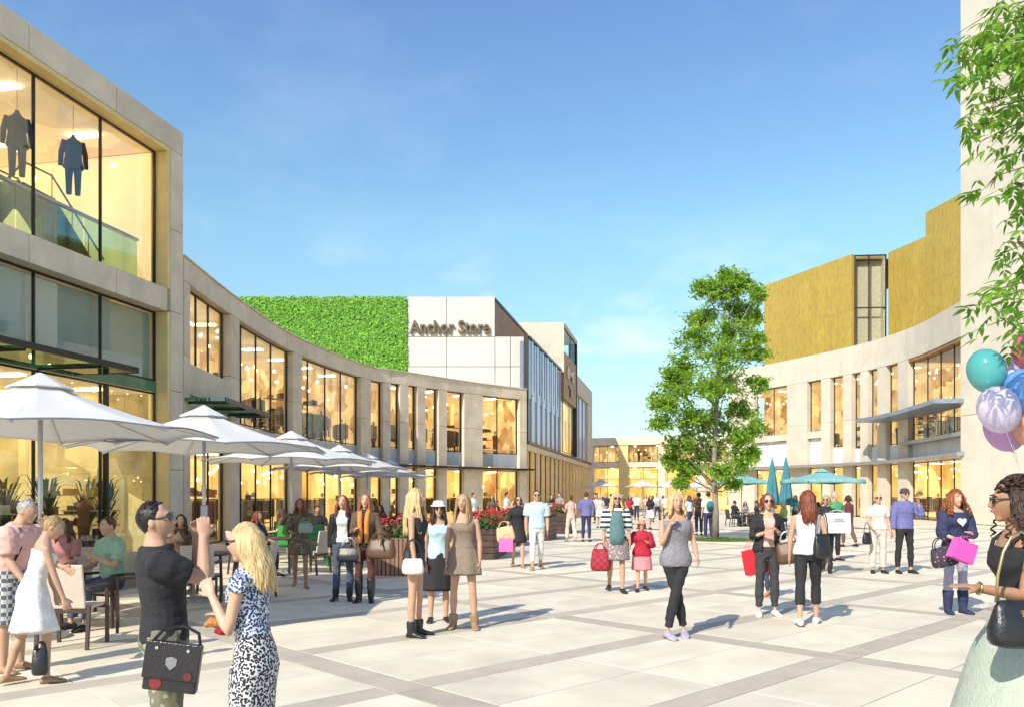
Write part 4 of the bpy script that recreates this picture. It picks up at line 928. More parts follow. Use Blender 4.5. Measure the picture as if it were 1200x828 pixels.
        if kind in ('long', 'bob', 'wavy', 'curly'):
            n = n or (56 if s.detail else 26)
            for k in range(n):
                u = (k + rg.random() * .8) / n; a = R(arc) + u * R(360 - 2 * arc)            # around from the right temple over the back to the left
                a = math.pi / 2 + a - 0                                           # the face is at +y
                top = Vector((0, -.01 + .03 * rg.random(), .112)); r_out = 1.04 + rg.random() * .10 * volume; dx, dy = math.cos(a), math.sin(a)
                pts = [c + top, c + Vector((dx * rx * .62, dy * ry * .62 - .008, .092)), c + Vector((dx * rx * r_out, dy * ry * r_out - .012, .03)), c + Vector((dx * rx * (r_out + .03), dy * ry * r_out - .014, -.045))]
                Ls = length * rg.uniform(.75, 1.05); p = pts[-1].copy(); st_ = 8
                for j in range(1, st_ + 1):
                    q = j / st_; wv = (.010 if kind == 'wavy' else .003) * math.sin(q * 9 + k * 1.7)
                    zz = p.z - Ls * q; back = -.035 * min(1, q * 2) * (1 if dy < .25 else .3); fr = .05 * min(1, q * 1.8) if dy > .25 else 0
                    pts.append(Vector((p.x * (1 + .30 * min(q * 1.4, 1) * volume * (1 if abs(dx) > .4 else .3)) + wv, p.y + back + fr + wv, zz)))
                rd = [.006, .013, .015, .016] + [.016 * (1 - .06 * j) for j in range(st_ - 1)] + [.005]
                if kind == 'curly':
                    pts2 = []; 
                    for j in range(26):
                        q = j / 25 * (len(pts) - 1); i0 = min(int(q), len(pts) - 2); b0 = pts[i0].lerp(pts[i0 + 1], q - i0); am = .004 + .012 * j / 25
                        pts2.append(b0 + Vector((dx, dy, 0)) * (.035 * volume * math.sin(min(1, j / 14) * 1.57)) + Vector((math.cos(j * (1.1 + .5 * ((k * 37) % 10) / 10) + k) * am, math.sin(j * 1.25 + k) * am, 0)))
                    wd_ = .0085 if n < 200 else .006; mb.tube(pts2, [wd_] * 24 + [wd_ * .7, .003], 5 if n < 200 else 4)
                else: mb.tube(pts, rd, 6, 1.0)
        if kind == 'curly':
            for k in range(150):
                a = rg.uniform(0, 6.28); t = rg.uniform(0, 1.25); d = Vector((math.cos(a) * math.sin(t), math.sin(a) * math.sin(t) - .15, math.cos(t))); p = cc + Vector((d.x * rx, d.y * ry, d.z * rz)) * 1.05
                mb.tube([p + Vector((math.cos(j * 1.3) * .012, math.sin(j * 1.3) * .012, math.sin(j * 1.1) * .008)) + d * .004 * j * .4 for j in range(9)], .0065, 5)
        if kind in ('bun', 'tied'):
            mb.ball(c + Vector((0, -.105, .045)), .042, .040, .040, 10, 8)
            for k in range(10): a = rg.uniform(0, 6.28); mb.tube([c + Vector((0, -.13, .045)) + Vector((math.cos(a) * .02, 0, math.sin(a) * .02)), c + Vector((math.cos(a) * .035, -.15, .05 + math.sin(a) * .04)), c + Vector((math.cos(a) * .06, -.165, .04 + math.sin(a) * .06))], [.008, .006, .002], 5)
        return s.hp('hair', mb, mt, M)
    def hat(s, mat, brim=.05, h=.09, name='hat', z=.045):
        M = s.headmat(); c = (0, -.008, 1.588 + z); mb = MB(); mb.lathe([(.086, 0), (.086 + brim, -.010), (.086 + brim, -.004), (.088, .008), (.086, h * .5), (.07, h * .9), (.02, h)], 18, c); return s.hp(name, mb, mat, M)
def bag(name, label, loc, rz, wd, ht, dp, mat, group=None, kind='hand', drop=None, strap=None, trim=None, taper=.85, cat='bag', tilt=0):
    """loc is where the handles are held; the bag hangs below it"""
    strap = .18 if strap is None else strap
    t = thing(name, label, cat, (loc[0], loc[1], loc[2]), rz, group); t.rotation_euler = (0, tilt, rz); mb = MB(); n = 16; rr = []
    if kind == 'paper':
        mb.rings([[(-wd / 2, -dp / 2, -strap - ht), (wd / 2, -dp / 2, -strap - ht), (wd / 2, dp / 2, -strap - ht), (-wd / 2, dp / 2, -strap - ht)], [(-wd / 2, -dp / 2 * .9, -strap - ht * .4), (wd / 2, -dp / 2 * .9, -strap - ht * .4), (wd / 2, dp / 2 * .9, -strap - ht * .4), (-wd / 2, dp / 2 * .9, -strap - ht * .4)], [(-wd / 2, -dp / 2 * .7, -strap), (wd / 2, -dp / 2 * .7, -strap), (wd / 2, dp / 2 * .7, -strap), (-wd / 2, dp / 2 * .7, -strap)]])
        mb.build('paper_body', mat, t); rd = .004
    else:
        for i in range(9):
            q = i / 8; w_ = wd / 2 * lerp(taper, 1, min(1, (1 - q) * 1.6)) * (1 if q > .06 and q < .96 else .9); d_ = dp / 2 * lerp(.25, 1, min(1, (1 - q) * 1.8)) * (1 if q > .06 else .75)
            rr.append([Vector((w_ * math.copysign(abs(math.cos(a)) ** .45, math.cos(a)), d_ * math.copysign(abs(math.sin(a)) ** .7, math.sin(a)), -strap - ht * (1 - q) - .012 * math.sin(3.14 * (math.cos(a) * .5 + .5)) * (q < .3))) for a in (2 * math.pi * j / n for j in range(n))])
        mb.rings(rr); mb.build('bag_body', mat, t, True); rd = .008
    for sy_ in ((-1, 1) if kind != 'shoulder' else (0,)):
        mb = MB(); y = sy_ * dp * .3; a0 = wd * .28 if kind != 'shoulder' else wd * .4; pts = [(-a0 * math.cos(t_ * math.pi / 8 * 1) if True else 0, y, -strap - .01 + (strap + .01) * math.sin(t_ * math.pi / 8)) for t_ in range(9)]
        mb.tube(pts, rd, 6); mb.build('handle' if kind != 'shoulder' else 'strap', trim or mat, t, True)
    if trim and kind != 'paper': mb = MB(); mb.box(-.02, .02, -dp / 2 * .55 - .01, -dp / 2 * .5, -strap - ht * .35, -strap - ht * .2); mb.build('clasp', trim, t)
    return t
# ================================================================== parasols, furniture, planters, trees
M_CANVAS = material('white_canvas', (.86, .855, .83), .8, var=.02, scale=2, bump=.1)
N, K, b = nodes_of(M_CANVAS)
tl = N.new('ShaderNodeBsdfTranslucent'); tl.inputs[0].default_value = (.8, .8, .78, 1); ms = N.new('ShaderNodeMixShader'); ms.inputs[0].default_value = .38; K(b.outputs[0], ms.inputs[1]); K(tl.outputs[0], ms.inputs[2]); K(ms.outputs[0], [q for q in N if q.type == 'OUTPUT_MATERIAL'][0].inputs[0])
M_TEAL = material('teal_canvas', (.05, .22, .27), .8, var=.1, bump=.1); M_TEALT = material('pale_teal_canvas', (.20, .42, .42), .8, var=.1)
M_TRIM = material('grey_piping', (.22, .22, .24), .6); M_POLE = material('aluminium_pole', (.55, .55, .56), .35, metal=.7, var=.03)
def parasol(name, label, x, y, r, zpeak, zeave, sides=8, group=None, mat=None, rot=.0, trim=None, valance=0.0, mat2=None):
    mat = mat or M_CANVAS; t = thing(name, label, 'parasol', (x, y, 0), rot, group)
    mb = MB(); mb.tube([(0, 0, .05), (0, 0, zpeak - .05)], .028, 10); mb.build('pole', M_POLE, t, True)
    mb = MB(); mb.lathe([(.30, 0), (.30, .05), (.06, .07), (.045, .25)], 16); mb.build('base', M_GREYM, t)
    mb = MB(); n = 6; top, bot = [], []
    zc = zpeak - .17
    for i in range(sides):
        a0, a1 = 2 * math.pi * i / sides, 2 * math.pi * (i + 1) / sides
        for q in range(n): pass
    rr = []
    for k in range(8):
        t_ = k / 7; ring = []
        for i in range(sides * 6):
            s_, f = divmod(i, 6); f /= 6; a0, a1 = 2 * math.pi * (s_ + .5) / sides, 2 * math.pi * (s_ + 1.5) / sides; rad = lerp(.22, r, t_)
            p = Vector((math.cos(a0), math.sin(a0), 0)).lerp(Vector((math.cos(a1), math.sin(a1), 0)), f) * rad; sag = math.sin(f * math.pi); p *= 1 - .035 * sag * t_
            ring.append(p + Vector((0, 0, lerp(zc, zeave, t_) - .05 * math.sin(t_ * math.pi) + (.05 * sag * (t_ ** 2)) - .03 * sag * math.sin(t_ * math.pi))))
        rr.append(ring)
    if valance: rr.append([p * 1 + Vector((0, 0, -valance)) for p in rr[-1]])
    inner = [[p - Vector((0, 0, .012)) - Vector((p.x, p.y, 0)) * .004 for p in r_] for r_ in reversed(rr)]
    mb.rings(rr + inner, closed=True); c_ = mb.build('canopy', mat, t, True)
    mb = MB(); cap = []
    for rad, z in ((.02, zpeak), (.16, zpeak - .075), (.36, zpeak - .175), (.355, zpeak - .19), (.15, zpeak - .09)): cap.append([Vector((math.cos(2 * math.pi * (i + .5) / sides) * rad, math.sin(2 * math.pi * (i + .5) / sides) * rad, z)) for i in range(sides)])
    mb.rings(cap); mb.build('vent_cap', mat2 or mat, t)
    for i in range(sides):
        a = 2 * math.pi * (i + .5) / sides; mb = MB(); d = Vector((math.cos(a), math.sin(a), 0)); mb.bar(d * .04 + Vector((0, 0, zc - .05)), d * (r - .03) + Vector((0, 0, zeave - .03)), .018, .022); part('rib', mb.mesh('rib', M_POLE), t)
    mb = MB(); last = rr[-1]; mb.tube(last + [last[0]], .009, 4); mb.build('edge_piping', trim or M_TRIM, t)
    return t
PU = [(9.5, 'largest white octagonal parasol at the left edge, nearest the camera'), (12.9, 'second nearest white parasol, just right of the largest one'), (18.0, 'third white parasol in the terrace row, partly behind the second one'), (23.0, 'fourth white parasol in the terrace row'), (27.5, 'fifth white parasol, next to last in the terrace row'), (32.5, 'farthest white parasol of the terrace row, standing clear beside the stone piers')]
for i, (Y, lb) in enumerate(PU):
    x = -5.47 if i == 0 else -4.85; parasol('parasol', lb, x, Y, 1.95, 3.07, 2.37, 8, 'white parasols along the terrace', rot=.12 * i)
for px, Y, lb in ((704, 66, 'small white parasol left of the pier of the far arcade'), (753, 68, 'small white parasol in front of the middle of the far arcade'), (786, 71, 'small white parasol just left of the tree trunk far away'), (817, 73, 'small white parasol seen through the low leaves of the tree')):
    parasol('parasol', lb, (px - 600) / F * Y, Y, 1.75, 3.0, 2.35, 8, 'small white parasols by the far arcade')
parasol('parasol', 'wide teal parasol open in front of the cream store', (963 - 600) / F * 40, 40, 2.05, 2.98, 2.42, 4, 'teal parasols', M_TEALT, R(8), M_TEAL, .2, M_TEALT)
parasol('parasol', 'teal parasol open beside the tree trunk', (869 - 600) / F * 46, 46, 1.9, 2.95, 2.42, 4, 'teal parasols', M_TEALT, R(20), M_TEAL, .16, M_TEALT)
def closed_parasol(label, px, Y, h):
    t = thing('closed_parasol', label, 'parasol', ((px - 600) / F * Y, Y, 0), 0, 'folded teal parasols'); mb = MB(); mb.tube([(0, 0, 0), (0, 0, h)], .03, 8); mb.build('pole', M_POLE, t, True)
    mb = MB(); rr = []
    for k in range(9):
        q = k / 8; rad = .03 + .30 * q ** .8; rr.append([Vector((math.cos(a) * rad * (1 + .22 * math.cos(a * 6)), math.sin(a) * rad * (1 + .22 * math.cos(a * 6)), h - .05 - (h - 1.2) * q)) for a in (2 * math.pi * j / 24 for j in range(24))])
    mb.rings(rr); mb.build('folded_canopy', M_TEAL, t, True)
closed_parasol('folded teal parasol, left one of the two standing between the open ones', 905, 43, 3.62); closed_parasol('folded teal parasol, right one of the two standing between the open ones', 921, 42.5, 3.65)

M_TAUPE = material('taupe_sling_fabric', (.62, .53, .44), .85, var=.05, bump=.3, bscale=90); M_BRFR = material('dark_brown_frame', (.06, .035, .025), .45)
M_GRN = material('green_plastic', (.03, .24, .05), .4); M_BLKP = material('black_lacquer', (.02, .02, .022), .35); M_RED = material('red_plastic', (.45, .02, .03), .4)
def chair(name, label, loc, rz, fab, fr, group=None):
    t = thing(name, label, 'chair', loc, rz, group)
    mb = MB(); mb.box(-.24, .24, -.22, .26, .42, .46); mb.build('seat', fab, t, bevel=.012)
    M = Matrix.Translation((0, -.23, .46)) @ Matrix.Rotation(R(10), 4, 'X'); mb = MB(); mb.box(-.235, .235, -.018, .018, -.02, .46, M); mb.build('backrest', fab, t, bevel=.012)
    for sx in (-1, 1):
        mb = MB(); mb.bar((sx * .262, .24, 0), (sx * .262, .24, .66), .035); part('leg', mb.mesh('leg', fr), t)
        mb = MB(); mb.bar((sx * .262, -.27, 0), (sx * .262, -.22, .47), .035); part('leg', mb.mesh('leg', fr), t)
        mb = MB(); mb.bar((sx * .262, -.27, .655), (sx * .262, .26, .655), .045, .03); part('armrest', mb.mesh('armrest', fr), t)
    mb = MB(); mb.bar((-.262, -.225, .41), (.262, -.225, .41), .03, .04); mb.bar((-.262, .24, .41), (.262, .24, .41), .03, .04); mb.build('rail', fr, t)
    return t
def table(name, label, loc, r, fr, topm, round_=True, group=None, h=.74):
    t = thing(name, label, 'table', loc, 0, group); mb = MB()
    if round_: mb.lathe([(r - .01, h - .03), (r, h - .02), (r, h - .005), (r - .01, h)], 28)
    else: mb.box(-r, r, -r * .8, r * .8, h - .035, h)
    mb.build('tabletop', topm, t)
    for sx in (-1, 1):
        for sy_ in (-1, 1): mb = MB(); mb.bar((sx * r * .55, sy_ * r * .55, 0), (sx * r * .5, sy_ * r * .5, h - .03), .035); part('leg', mb.mesh('leg', fr), t)
    return t
c0 = chair('terrace_chair', 'taupe sling armchair with its back to the camera, beside the woman in the white dress', (-4.82, 9.0, 0), R(4), M_TAUPE, M_BRFR, 'taupe terrace chairs')
def ch(label, x, y, rz): return dup(c0, label, (x, y, 0), R(rz), 'taupe terrace chairs')
ch('taupe sling armchair turned sideways, right of the man in the green shirt', -4.62, 10.15, 115)
ch('taupe chair with the man in the green shirt on it', -5.1, 10.5, 155)
ch('taupe chair at the far left side of the nearest terrace table', -6.0, 10.2, -80)
ch('taupe chair behind the photographer in the black shirt', -4.7, 12.35, 12)
ch('taupe chair right behind the raised arms of the photographer', -4.1, 13.1, 95)
ch('taupe chair across the second terrace table, near the glass', -5.7, 13.6, -120)
ch('taupe chair left of the third parasol pole', -5.6, 17.1, -60)
ch('taupe chair right of the third parasol pole', -4.2, 17.3, 70); ch('taupe chair facing the store glass under the fourth parasol', -4.3, 22.2, 30)
ch('taupe chair near the store glass under the fourth parasol', -5.6, 22.8, -90)
table('table', 'dark square terrace table beside the woman in the white dress', (-5.8, 9.9, 0), .42, M_BRFR, M_BRFR, False, 'terrace tables')
table('table', 'dark square terrace table behind the photographer', (-4.95, 13.1, 0), .42, M_BRFR, M_BRFR, False, 'terrace tables')
table('table', 'dark terrace table beside the third parasol pole', (-4.95, 17.6, 0), .42, M_BRFR, M_BRFR, False, 'terrace tables')
table('table', 'dark terrace table beside the fourth parasol pole', (-5.0, 22.9, 0), .42, M_BRFR, M_BRFR, False, 'terrace tables')
g0 = chair('terrace_chair', 'bright green chair left of the woman in the brown patterned dress', (-5.7, 19.8, 0), R(150), M_GRN, M_GRN, 'green terrace chairs')
for lb, px, Y, rz in (('bright green chair right behind the woman in the brown patterned dress', 372, 20.6, -150), ('bright green chair beside the man in the black jacket', 383, 19.4, 60), ('bright green chair deeper in the terrace, nearest the stone pier', 330, 23.8, 20)):
    dup(g0, lb, ((px - 600) / F * Y, Y, 0), R(rz), 'green terrace chairs')
k0 = chair('terrace_chair', 'black chair left of the lit doorway with the round motif', ((553 - 600) / F * 40, 40, 0), R(60), M_BLKP, M_BLKP, 'black chairs by the lit doorway')
dup(k0, 'black chair right under the round motif of the lit doorway', ((582 - 600) / F * 41, 41, 0), R(-80), 'black chairs by the lit doorway')
r0 = chair('terrace_chair', 'red chair behind the wooden planter', ((455 - 600) / F * 26, 26, 0), R(30), M_RED, M_RED, 'red terrace chairs')
for lb, px, Y, rz in (('red chair nearest the last white parasol', 470, 29, -60), ('red chair left of the couple in dark jackets', 388, 25, 80)): dup(r0, lb, ((px - 600) / F * Y, Y, 0), R(rz), 'red terrace chairs')
for px, Y, lb in ((350, 21.5, 'round white table among the green chairs'), (468, 27.5, 'round white table among the red chairs'), (566, 40.6, 'round white table in front of the lit doorway'), (875, 44.5, 'round table under the teal parasol by the tree'), (950, 40.8, 'round table under the wide teal parasol'), (905, 41.5, 'round table below the folded teal parasols')):
    table('table', lb, ((px - 600) / F * Y, Y, 0), .45, M_WMETAL if px < 800 else M_BLKP, M_WMETAL if px < 800 else M_BLKP, True, 'round tables')
for i, (px, Y, rz) in enumerate(((858, 44, -80), (884, 43.8, 60), (893, 45.2, 110), (866, 45.6, 200), (938, 40.4, -60), (962, 40.2, 70), (898, 41, 10), (914, 41.1, 90))):
    lbs = ['black chair left of the table under the teal parasol by the tree', 'black chair right of the table under the teal parasol by the tree', 'black chair farthest right under the teal parasol by the tree', 'black chair behind the table under the teal parasol by the tree', 'black chair left of the table under the wide teal parasol', 'black chair right of the table under the wide teal parasol', 'black chair left below the folded teal parasols', 'black chair right below the folded teal parasols']
    dup(k0, lbs[i], ((px - 600) / F * Y, Y, 0), R(rz), 'black chairs under the teal parasols')

# planters with red flowers
M_SLAT = material('reddish_slat_wood', (.32, .16, .09), .6, var=.25, scale=4, stretch=(5, 5, .6), rand=.12); M_DSLAT = material('dark_slat_wood', (.07, .035, .03), .55, var=.2, scale=4, rand=.15)
M_LEAF = material('shrub_leaf', (.06, .13, .025), .6, var=.25); M_SOIL = material('soil', (.05, .035, .025), .95)
def petal_mat(nm, c): return material('petal_' + nm, c, .6, var=.15)
M_PR, M_PW, M_PP = petal_mat('red', (.62, .03, .03)), petal_mat('white', (.75, .7, .6)), petal_mat('pink', (.62, .10, .16))
def planter(label, x, y, lx, ly, h, slat, vert, rz=0, seed=1, group='slatted planters with red flowers'):
    t = thing('planter', label, 'planter', (x, y, 0), rz, group); rg = random.Random(seed)
    mb = MB(); mb.box(-lx / 2 + .03, lx / 2 - .03, -ly / 2 + .03, ly / 2 - .03, .03, h - .04); mb.build('liner', M_SOIL, t)
    if vert:
        me_cache = {}
        for side, ln, off in ((0, lx, -ly / 2), (0, lx, ly / 2), (1, ly, -lx / 2), (1, ly, lx / 2)):
            n = int(ln / .085)
            if 'v' not in me_cache: mb = MB(); mb.box(-.036, .036, -.012, .012, 0, h); me_cache['v'] = mb.mesh('slat', slat)
            for i in range(n):
                u = -ln / 2 + (i + .5) * ln / n; part('slat', me_cache['v'], t, (u, off, 0) if side == 0 else (off, u, 0), (0, 0, 0 if side == 0 else math.pi / 2))
    else:
        n = 5
        for side, ln, off in ((0, lx, -ly / 2), (0, lx, ly / 2), (1, ly, -lx / 2), (1, ly, lx / 2)):
            mb = MB(); mb.box(-ln / 2 + .013, ln / 2 - .013, -.012, .012, 0, h / n - .015); me = mb.mesh('slat', slat)
            for i in range(n): part('slat', me, t, (0, off, h * i / n + .01) if side == 0 else (off, 0, h * i / n + .01), (0, 0, 0 if side == 0 else math.pi / 2))
    lf = MB(); fl = [MB(), MB(), MB()]
    def leafq(mb, c, s_, rg):
        u = Vector((rg.uniform(-1, 1), rg.uniform(-1, 1), rg.uniform(-.6, .6))).normalized(); v = u.cross(Vector((rg.uniform(-1, 1), rg.uniform(-1, 1), rg.uniform(-1, 1)))).normalized(); k = len(mb.v)
        mb.v += [tuple(c - u * s_), tuple(c + v * s_ * .5), tuple(c + u * s_), tuple(c - v * s_ * .5)]; mb.f.append((k, k + 1, k + 2, k + 3))
    for k in range(int(700 * lx * ly / .8)): c = Vector((rg.uniform(-lx / 2, lx / 2) * 1.08, rg.uniform(-ly / 2, ly / 2) * 1.08, h + rg.random() ** 1.3 * .33)); leafq(lf, c, .045, rg)
    for k in range(int(95 * lx * ly / .8)):
        c = Vector((rg.uniform(-lx / 2, lx / 2) * 1.1, rg.uniform(-ly / 2, ly / 2) * 1.1, h + .12 + rg.random() * .30)); w_ = rg.random(); mb = fl[0 if w_ < .72 else 1 if w_ < .82 else 2]
        for q in range(6): leafq(mb, c + Vector((rg.uniform(-.02, .02), rg.uniform(-.02, .02), rg.uniform(-.01, .02))), .036, rg)
    lf.build('foliage', M_LEAF, t, kind='stuff')
    for mb, mt, nm in zip(fl, (M_PR, M_PW, M_PP), ('red_flowers', 'white_flowers', 'pink_flowers')):
        if mb.v: mb.build(nm, mt, t, kind='stuff')
planter('reddish wooden planter with vertical slats and red flowers, behind the long haired blonde woman', -2.28, 17.2, 1.15, .8, .78, M_SLAT, True, 0, 1)
planter('dark slatted planter with red flowers right of the woman in the brown playsuit', -.80, 22.2, 1.0, 2.2, .8, M_DSLAT, False, R(-8), 2)
planter('dark slatted planter with red flowers left of the woman in the black dress', -.35, 27.3, 1.1, 2.2, .8, M_DSLAT, False, R(-10), 3)
planter('dark slatted planter just behind the man in the pale blue shirt', 1.0, 31.0, 1.1, 2.2, .85, M_DSLAT, False, R(-10), 4)
planter('farthest dark slatted planter of the terrace row', 2.1, 36.5, 1.1, 2.4, .9, M_DSLAT, False, R(-10), 5)
planter('small wooden planter with red flowers deep in the terrace behind the couple', -3.9, 24.8, 1.2, .7, .7, M_SLAT, True, 0, 6)

# ---- trees
def leafmat(name, c1, c2, tr=.35):
    m = material(name, c1, .5, spec=.4); N, K, b = nodes_of(m); ge = N.new('ShaderNodeNewGeometry'); oi = N.new('ShaderNodeObjectInfo'); ad = N.new('ShaderNodeMath'); ad.operation = 'ADD'; fr = N.new('ShaderNodeMath'); fr.operation = 'FRACT'
    K(ge.outputs['Random Per Island'], ad.inputs[0]); K(oi.outputs['Random'], ad.inputs[1]); K(ad.outputs[0], fr.inputs[0]); mi = N.new('ShaderNodeMixRGB'); mi.inputs[1].default_value = (*c1, 1); mi.inputs[2].default_value = (*c2, 1); K(fr.outputs[0], mi.inputs[0]); K(mi.outputs[0], b.inputs['Base Color'])
    t_ = N.new('ShaderNodeBsdfTranslucent'); br = N.new('ShaderNodeVectorMath'); br.operation = 'MULTIPLY'; br.inputs[1].default_value = (1.7, 1.6, .8); K(mi.outputs[0], br.inputs[0]); K(br.outputs[0], t_.inputs[0]); ms = N.new('ShaderNodeMixShader'); ms.inputs[0].default_value = tr
    K(b.outputs[0], ms.inputs[1]); K(t_.outputs[0], ms.inputs[2]); K(ms.outputs[0], [q for q in N if q.type == 'OUTPUT_MATERIAL'][0].inputs[0]); return m
M_TL = leafmat('square_tree_leaf', (.14, .28, .04), (.38, .55, .10), .5); M_BARK = material('pale_grey_bark', (.30, .26, .20), .9, var=.25, scale=8, stretch=(3, 3, .8), bump=.6)
TY = 30.3; TX = (838 - 600) / F * TY
tree = thing('tree', 'tall slender green tree standing in a round patch of grass in the square', 'tree', (TX, TY, 0))
lobes = [(846, 342, 26), (872, 360, 24), (832, 365, 26), (858, 392, 30), (884, 372, 14), (815, 398, 26), (838, 420, 30), (880, 412, 20), (806, 425, 24), (792, 452, 26), (824, 458, 30), (862, 446, 26), (886, 448, 14), (780, 476, 22), (808, 488, 28), (840, 492, 26), (874, 478, 20), (772, 496, 14), (800, 518, 24), (832, 528, 24), (864, 512, 26), (884, 500, 14), (810, 548, 20), (842, 552, 14), (868, 540, 20), (792, 540, 13), (800, 566, 9), (858, 565, 10), (852, 325, 11), (890, 395, 10), (770, 470, 10), (884, 530, 9), (784, 440, 10)]
rt = random.Random(11); trunkz = [(0, 0, 0), (.03, 0, 1.2), (-.04, .05, 2.6), (.02, 0, 4.2), (.12, .05, 6.0), (.30, 0, 7.6), (.42, 0, 8.9)]
lobes = [(x, y, r_ * 1.0) for x, y, r_ in lobes] + [(828, 335, 14), (866, 334, 16), (880, 350, 12)]
mb = MB(); mb.tube(trunkz, [.15, .11, .10, .085, .065, .04, .015], 10); tk = mb.build('trunk', M_BARK, tree, True)
lm = MB(); br = MB(); m_px = TY / F
for x, y, r_ in lobes:
    c = Vector(((x - 838) * m_px, rt.uniform(-1.3, 1.3) * min(1, r_ / 22), EYE + (HZ - y) * m_px)); rad = r_ * m_px
    zt = max(1.8, c.z - 1.0 - abs(c.x) * .6); i = 0
    while i < len(trunkz) - 2 and trunkz[i + 1][2] < zt: i += 1
    a, b_ = Vector(trunkz[i]), Vector(trunkz[i + 1]); s_ = a.lerp(b_, min(1, max(0, (zt - a.z) / (b_.z - a.z)))); mid = s_.lerp(c, .5) + Vector((0, 0, -.15))
    br.tube([s_, mid, c], [.036, .022, .009], 6)
    nt_ = int(10 + r_ * 1.15)
    for q in range(nt_):
        d = Vector((rt.gauss(0, 1), rt.gauss(0, 1), rt.gauss(0, .8))).normalized(); tip = c + Vector((d.x, d.y, d.z * .85)) * rad * rt.uniform(.45, 1.12); br.tube([c.lerp(tip, .0), c.lerp(tip, .6) + Vector((0, 0, .04)), tip], [.010, .007, .003], 4)
        for k in range(rt.randint(23, 37)):
            p = c.lerp(tip, rt.uniform(.45, 1.08)) + Vector((rt.gauss(0, .10), rt.gauss(0, .10), rt.gauss(0, .085))); s2 = rt.uniform(.055, .10)
            u = Vector((rt.gauss(0, 1), rt.gauss(0, 1), rt.gauss(-.4, .6))).normalized(); v = u.cross(Vector((rt.gauss(0, .5), rt.gauss(0, .5), 1))).normalized(); k0_ = len(lm.v)
            lm.v += [tuple(p - u * s2), tuple(p + v * s2 * .5), tuple(p + u * s2), tuple(p - v * s2 * .5)]; lm.f.append((k0_, k0_ + 1, k0_ + 2, k0_ + 3))
br.build('branches', M_BARK, tree, True); lm.build('crown', M_TL, tree, kind='stuff')
# round lawn with stone edge
M_GRASS = material('lawn_grass', (.10, .19, .03), .9, var=.3, scale=8)
mb = MB(); mb.lathe([(1.55, -.01), (1.55, .035), (1.43, .035), (1.43, -.01)], 40, (TX, TY - .3, 0)); mb.build('lawn_kerb', M_CREAM, kind='structure')
gm = MB(); gm.lathe([(1.42, 0), (1.42, .02), (.01, .03)], 32, (TX, TY - .3, 0)); rg = random.Random(4)
for k in range(5200):
    a, q = rg.uniform(0, 6.28), 1.42 * math.sqrt(rg.random()); p = Vector((TX + q * math.cos(a), TY - .3 + q * math.sin(a), .02)); h = rg.uniform(.03, .085); b_ = rg.uniform(0, 6.28); k_ = len(gm.v)
    gm.v += [tuple(p + Vector((math.cos(b_), math.sin(b_), 0)) * .01), tuple(p - Vector((math.cos(b_), math.sin(b_), 0)) * .01), tuple(p + Vector((rg.uniform(-.03, .03), rg.uniform(-.03, .03), h)))]; gm.f.append((k_, k_ + 1, k_ + 2))
go = gm.build('grass', M_GRASS, kind='stuff'); tag(go, 'round patch of short green grass under the tree', 'grass')

# overhanging tree at the right edge: every compound leaf is a part
M_RL = leafmat('ash_leaf', (.08, .22, .02), (.24, .42, .05), .45); M_TW = material('brown_twig', (.12, .07, .04), .8)
rtree = thing('tree', 'leafy branches with pointed compound leaves hanging into the top right corner', 'tree', (5.9, 6.3, 0))
def leaf_mesh(seed):
    rg = random.Random(seed); mb = MB(); n = rg.choice((5, 7, 7)); L_ = rg.uniform(.13, .18)
    def leaflet(base, d, ln):
        up = Vector((0, 0, 1)); sd_ = d.cross(up).normalized(); up = sd_.cross(d); k = len(mb.v); w_ = ln * .17; pts = [(0, 0), (.25, 1.0), (.55, .85), (.8, .45), (1, 0)]
        for t, ww in pts:
            c = base + d * ln * t - Vector((0, 0, 1)) * ln * .22 * t * t
            if ww == 0: mb.v.append(tuple(c))
            else: mb.v += [tuple(c + sd_ * w_ * ww + up * w_ * .35 * ww), tuple(c), tuple(c - sd_ * w_ * ww + up * w_ * .35 * ww)]
        mb.f += [(k, k + 1, k + 2), (k, k + 2, k + 3), (k + 1, k + 4, k + 5, k + 2), (k + 2, k + 5, k + 6, k + 3), (k + 4, k + 7, k + 8, k + 5), (k + 5, k + 8, k + 9, k + 6), (k + 7, k + 10, k + 8), (k + 8, k + 10, k + 9)]
    for i in range(n // 2):
        t = .3 + .55 * i / max(1, n // 2 - 1)
        for sx in (-1, 1): leaflet(Vector((0, L_ * t, -.02 * t)), Vector((sx * .85, .62, -.25 + rg.uniform(-.15, .1))).normalized(), L_ * rg.uniform(.55, .72))
    leaflet(Vector((0, L_, -.025)), Vector((0, 1, -.3)).normalized(), L_ * .75); me = mb.mesh('leaf', M_RL); me.shade_smooth(); return me
LM = [leaf_mesh(i) for i in range(8)]; rg = random.Random(21)
trunk = MB(); trunk.tube([(0, 0, 0), (.05, 0, 1.5), (0, .05, 3.0), (-.05, 0, 4.6), (-.1, 0, 6.6)], [.16, .13, .11, .08, .04], 10); trunk.build('trunk', M_BARK, rtree, True)
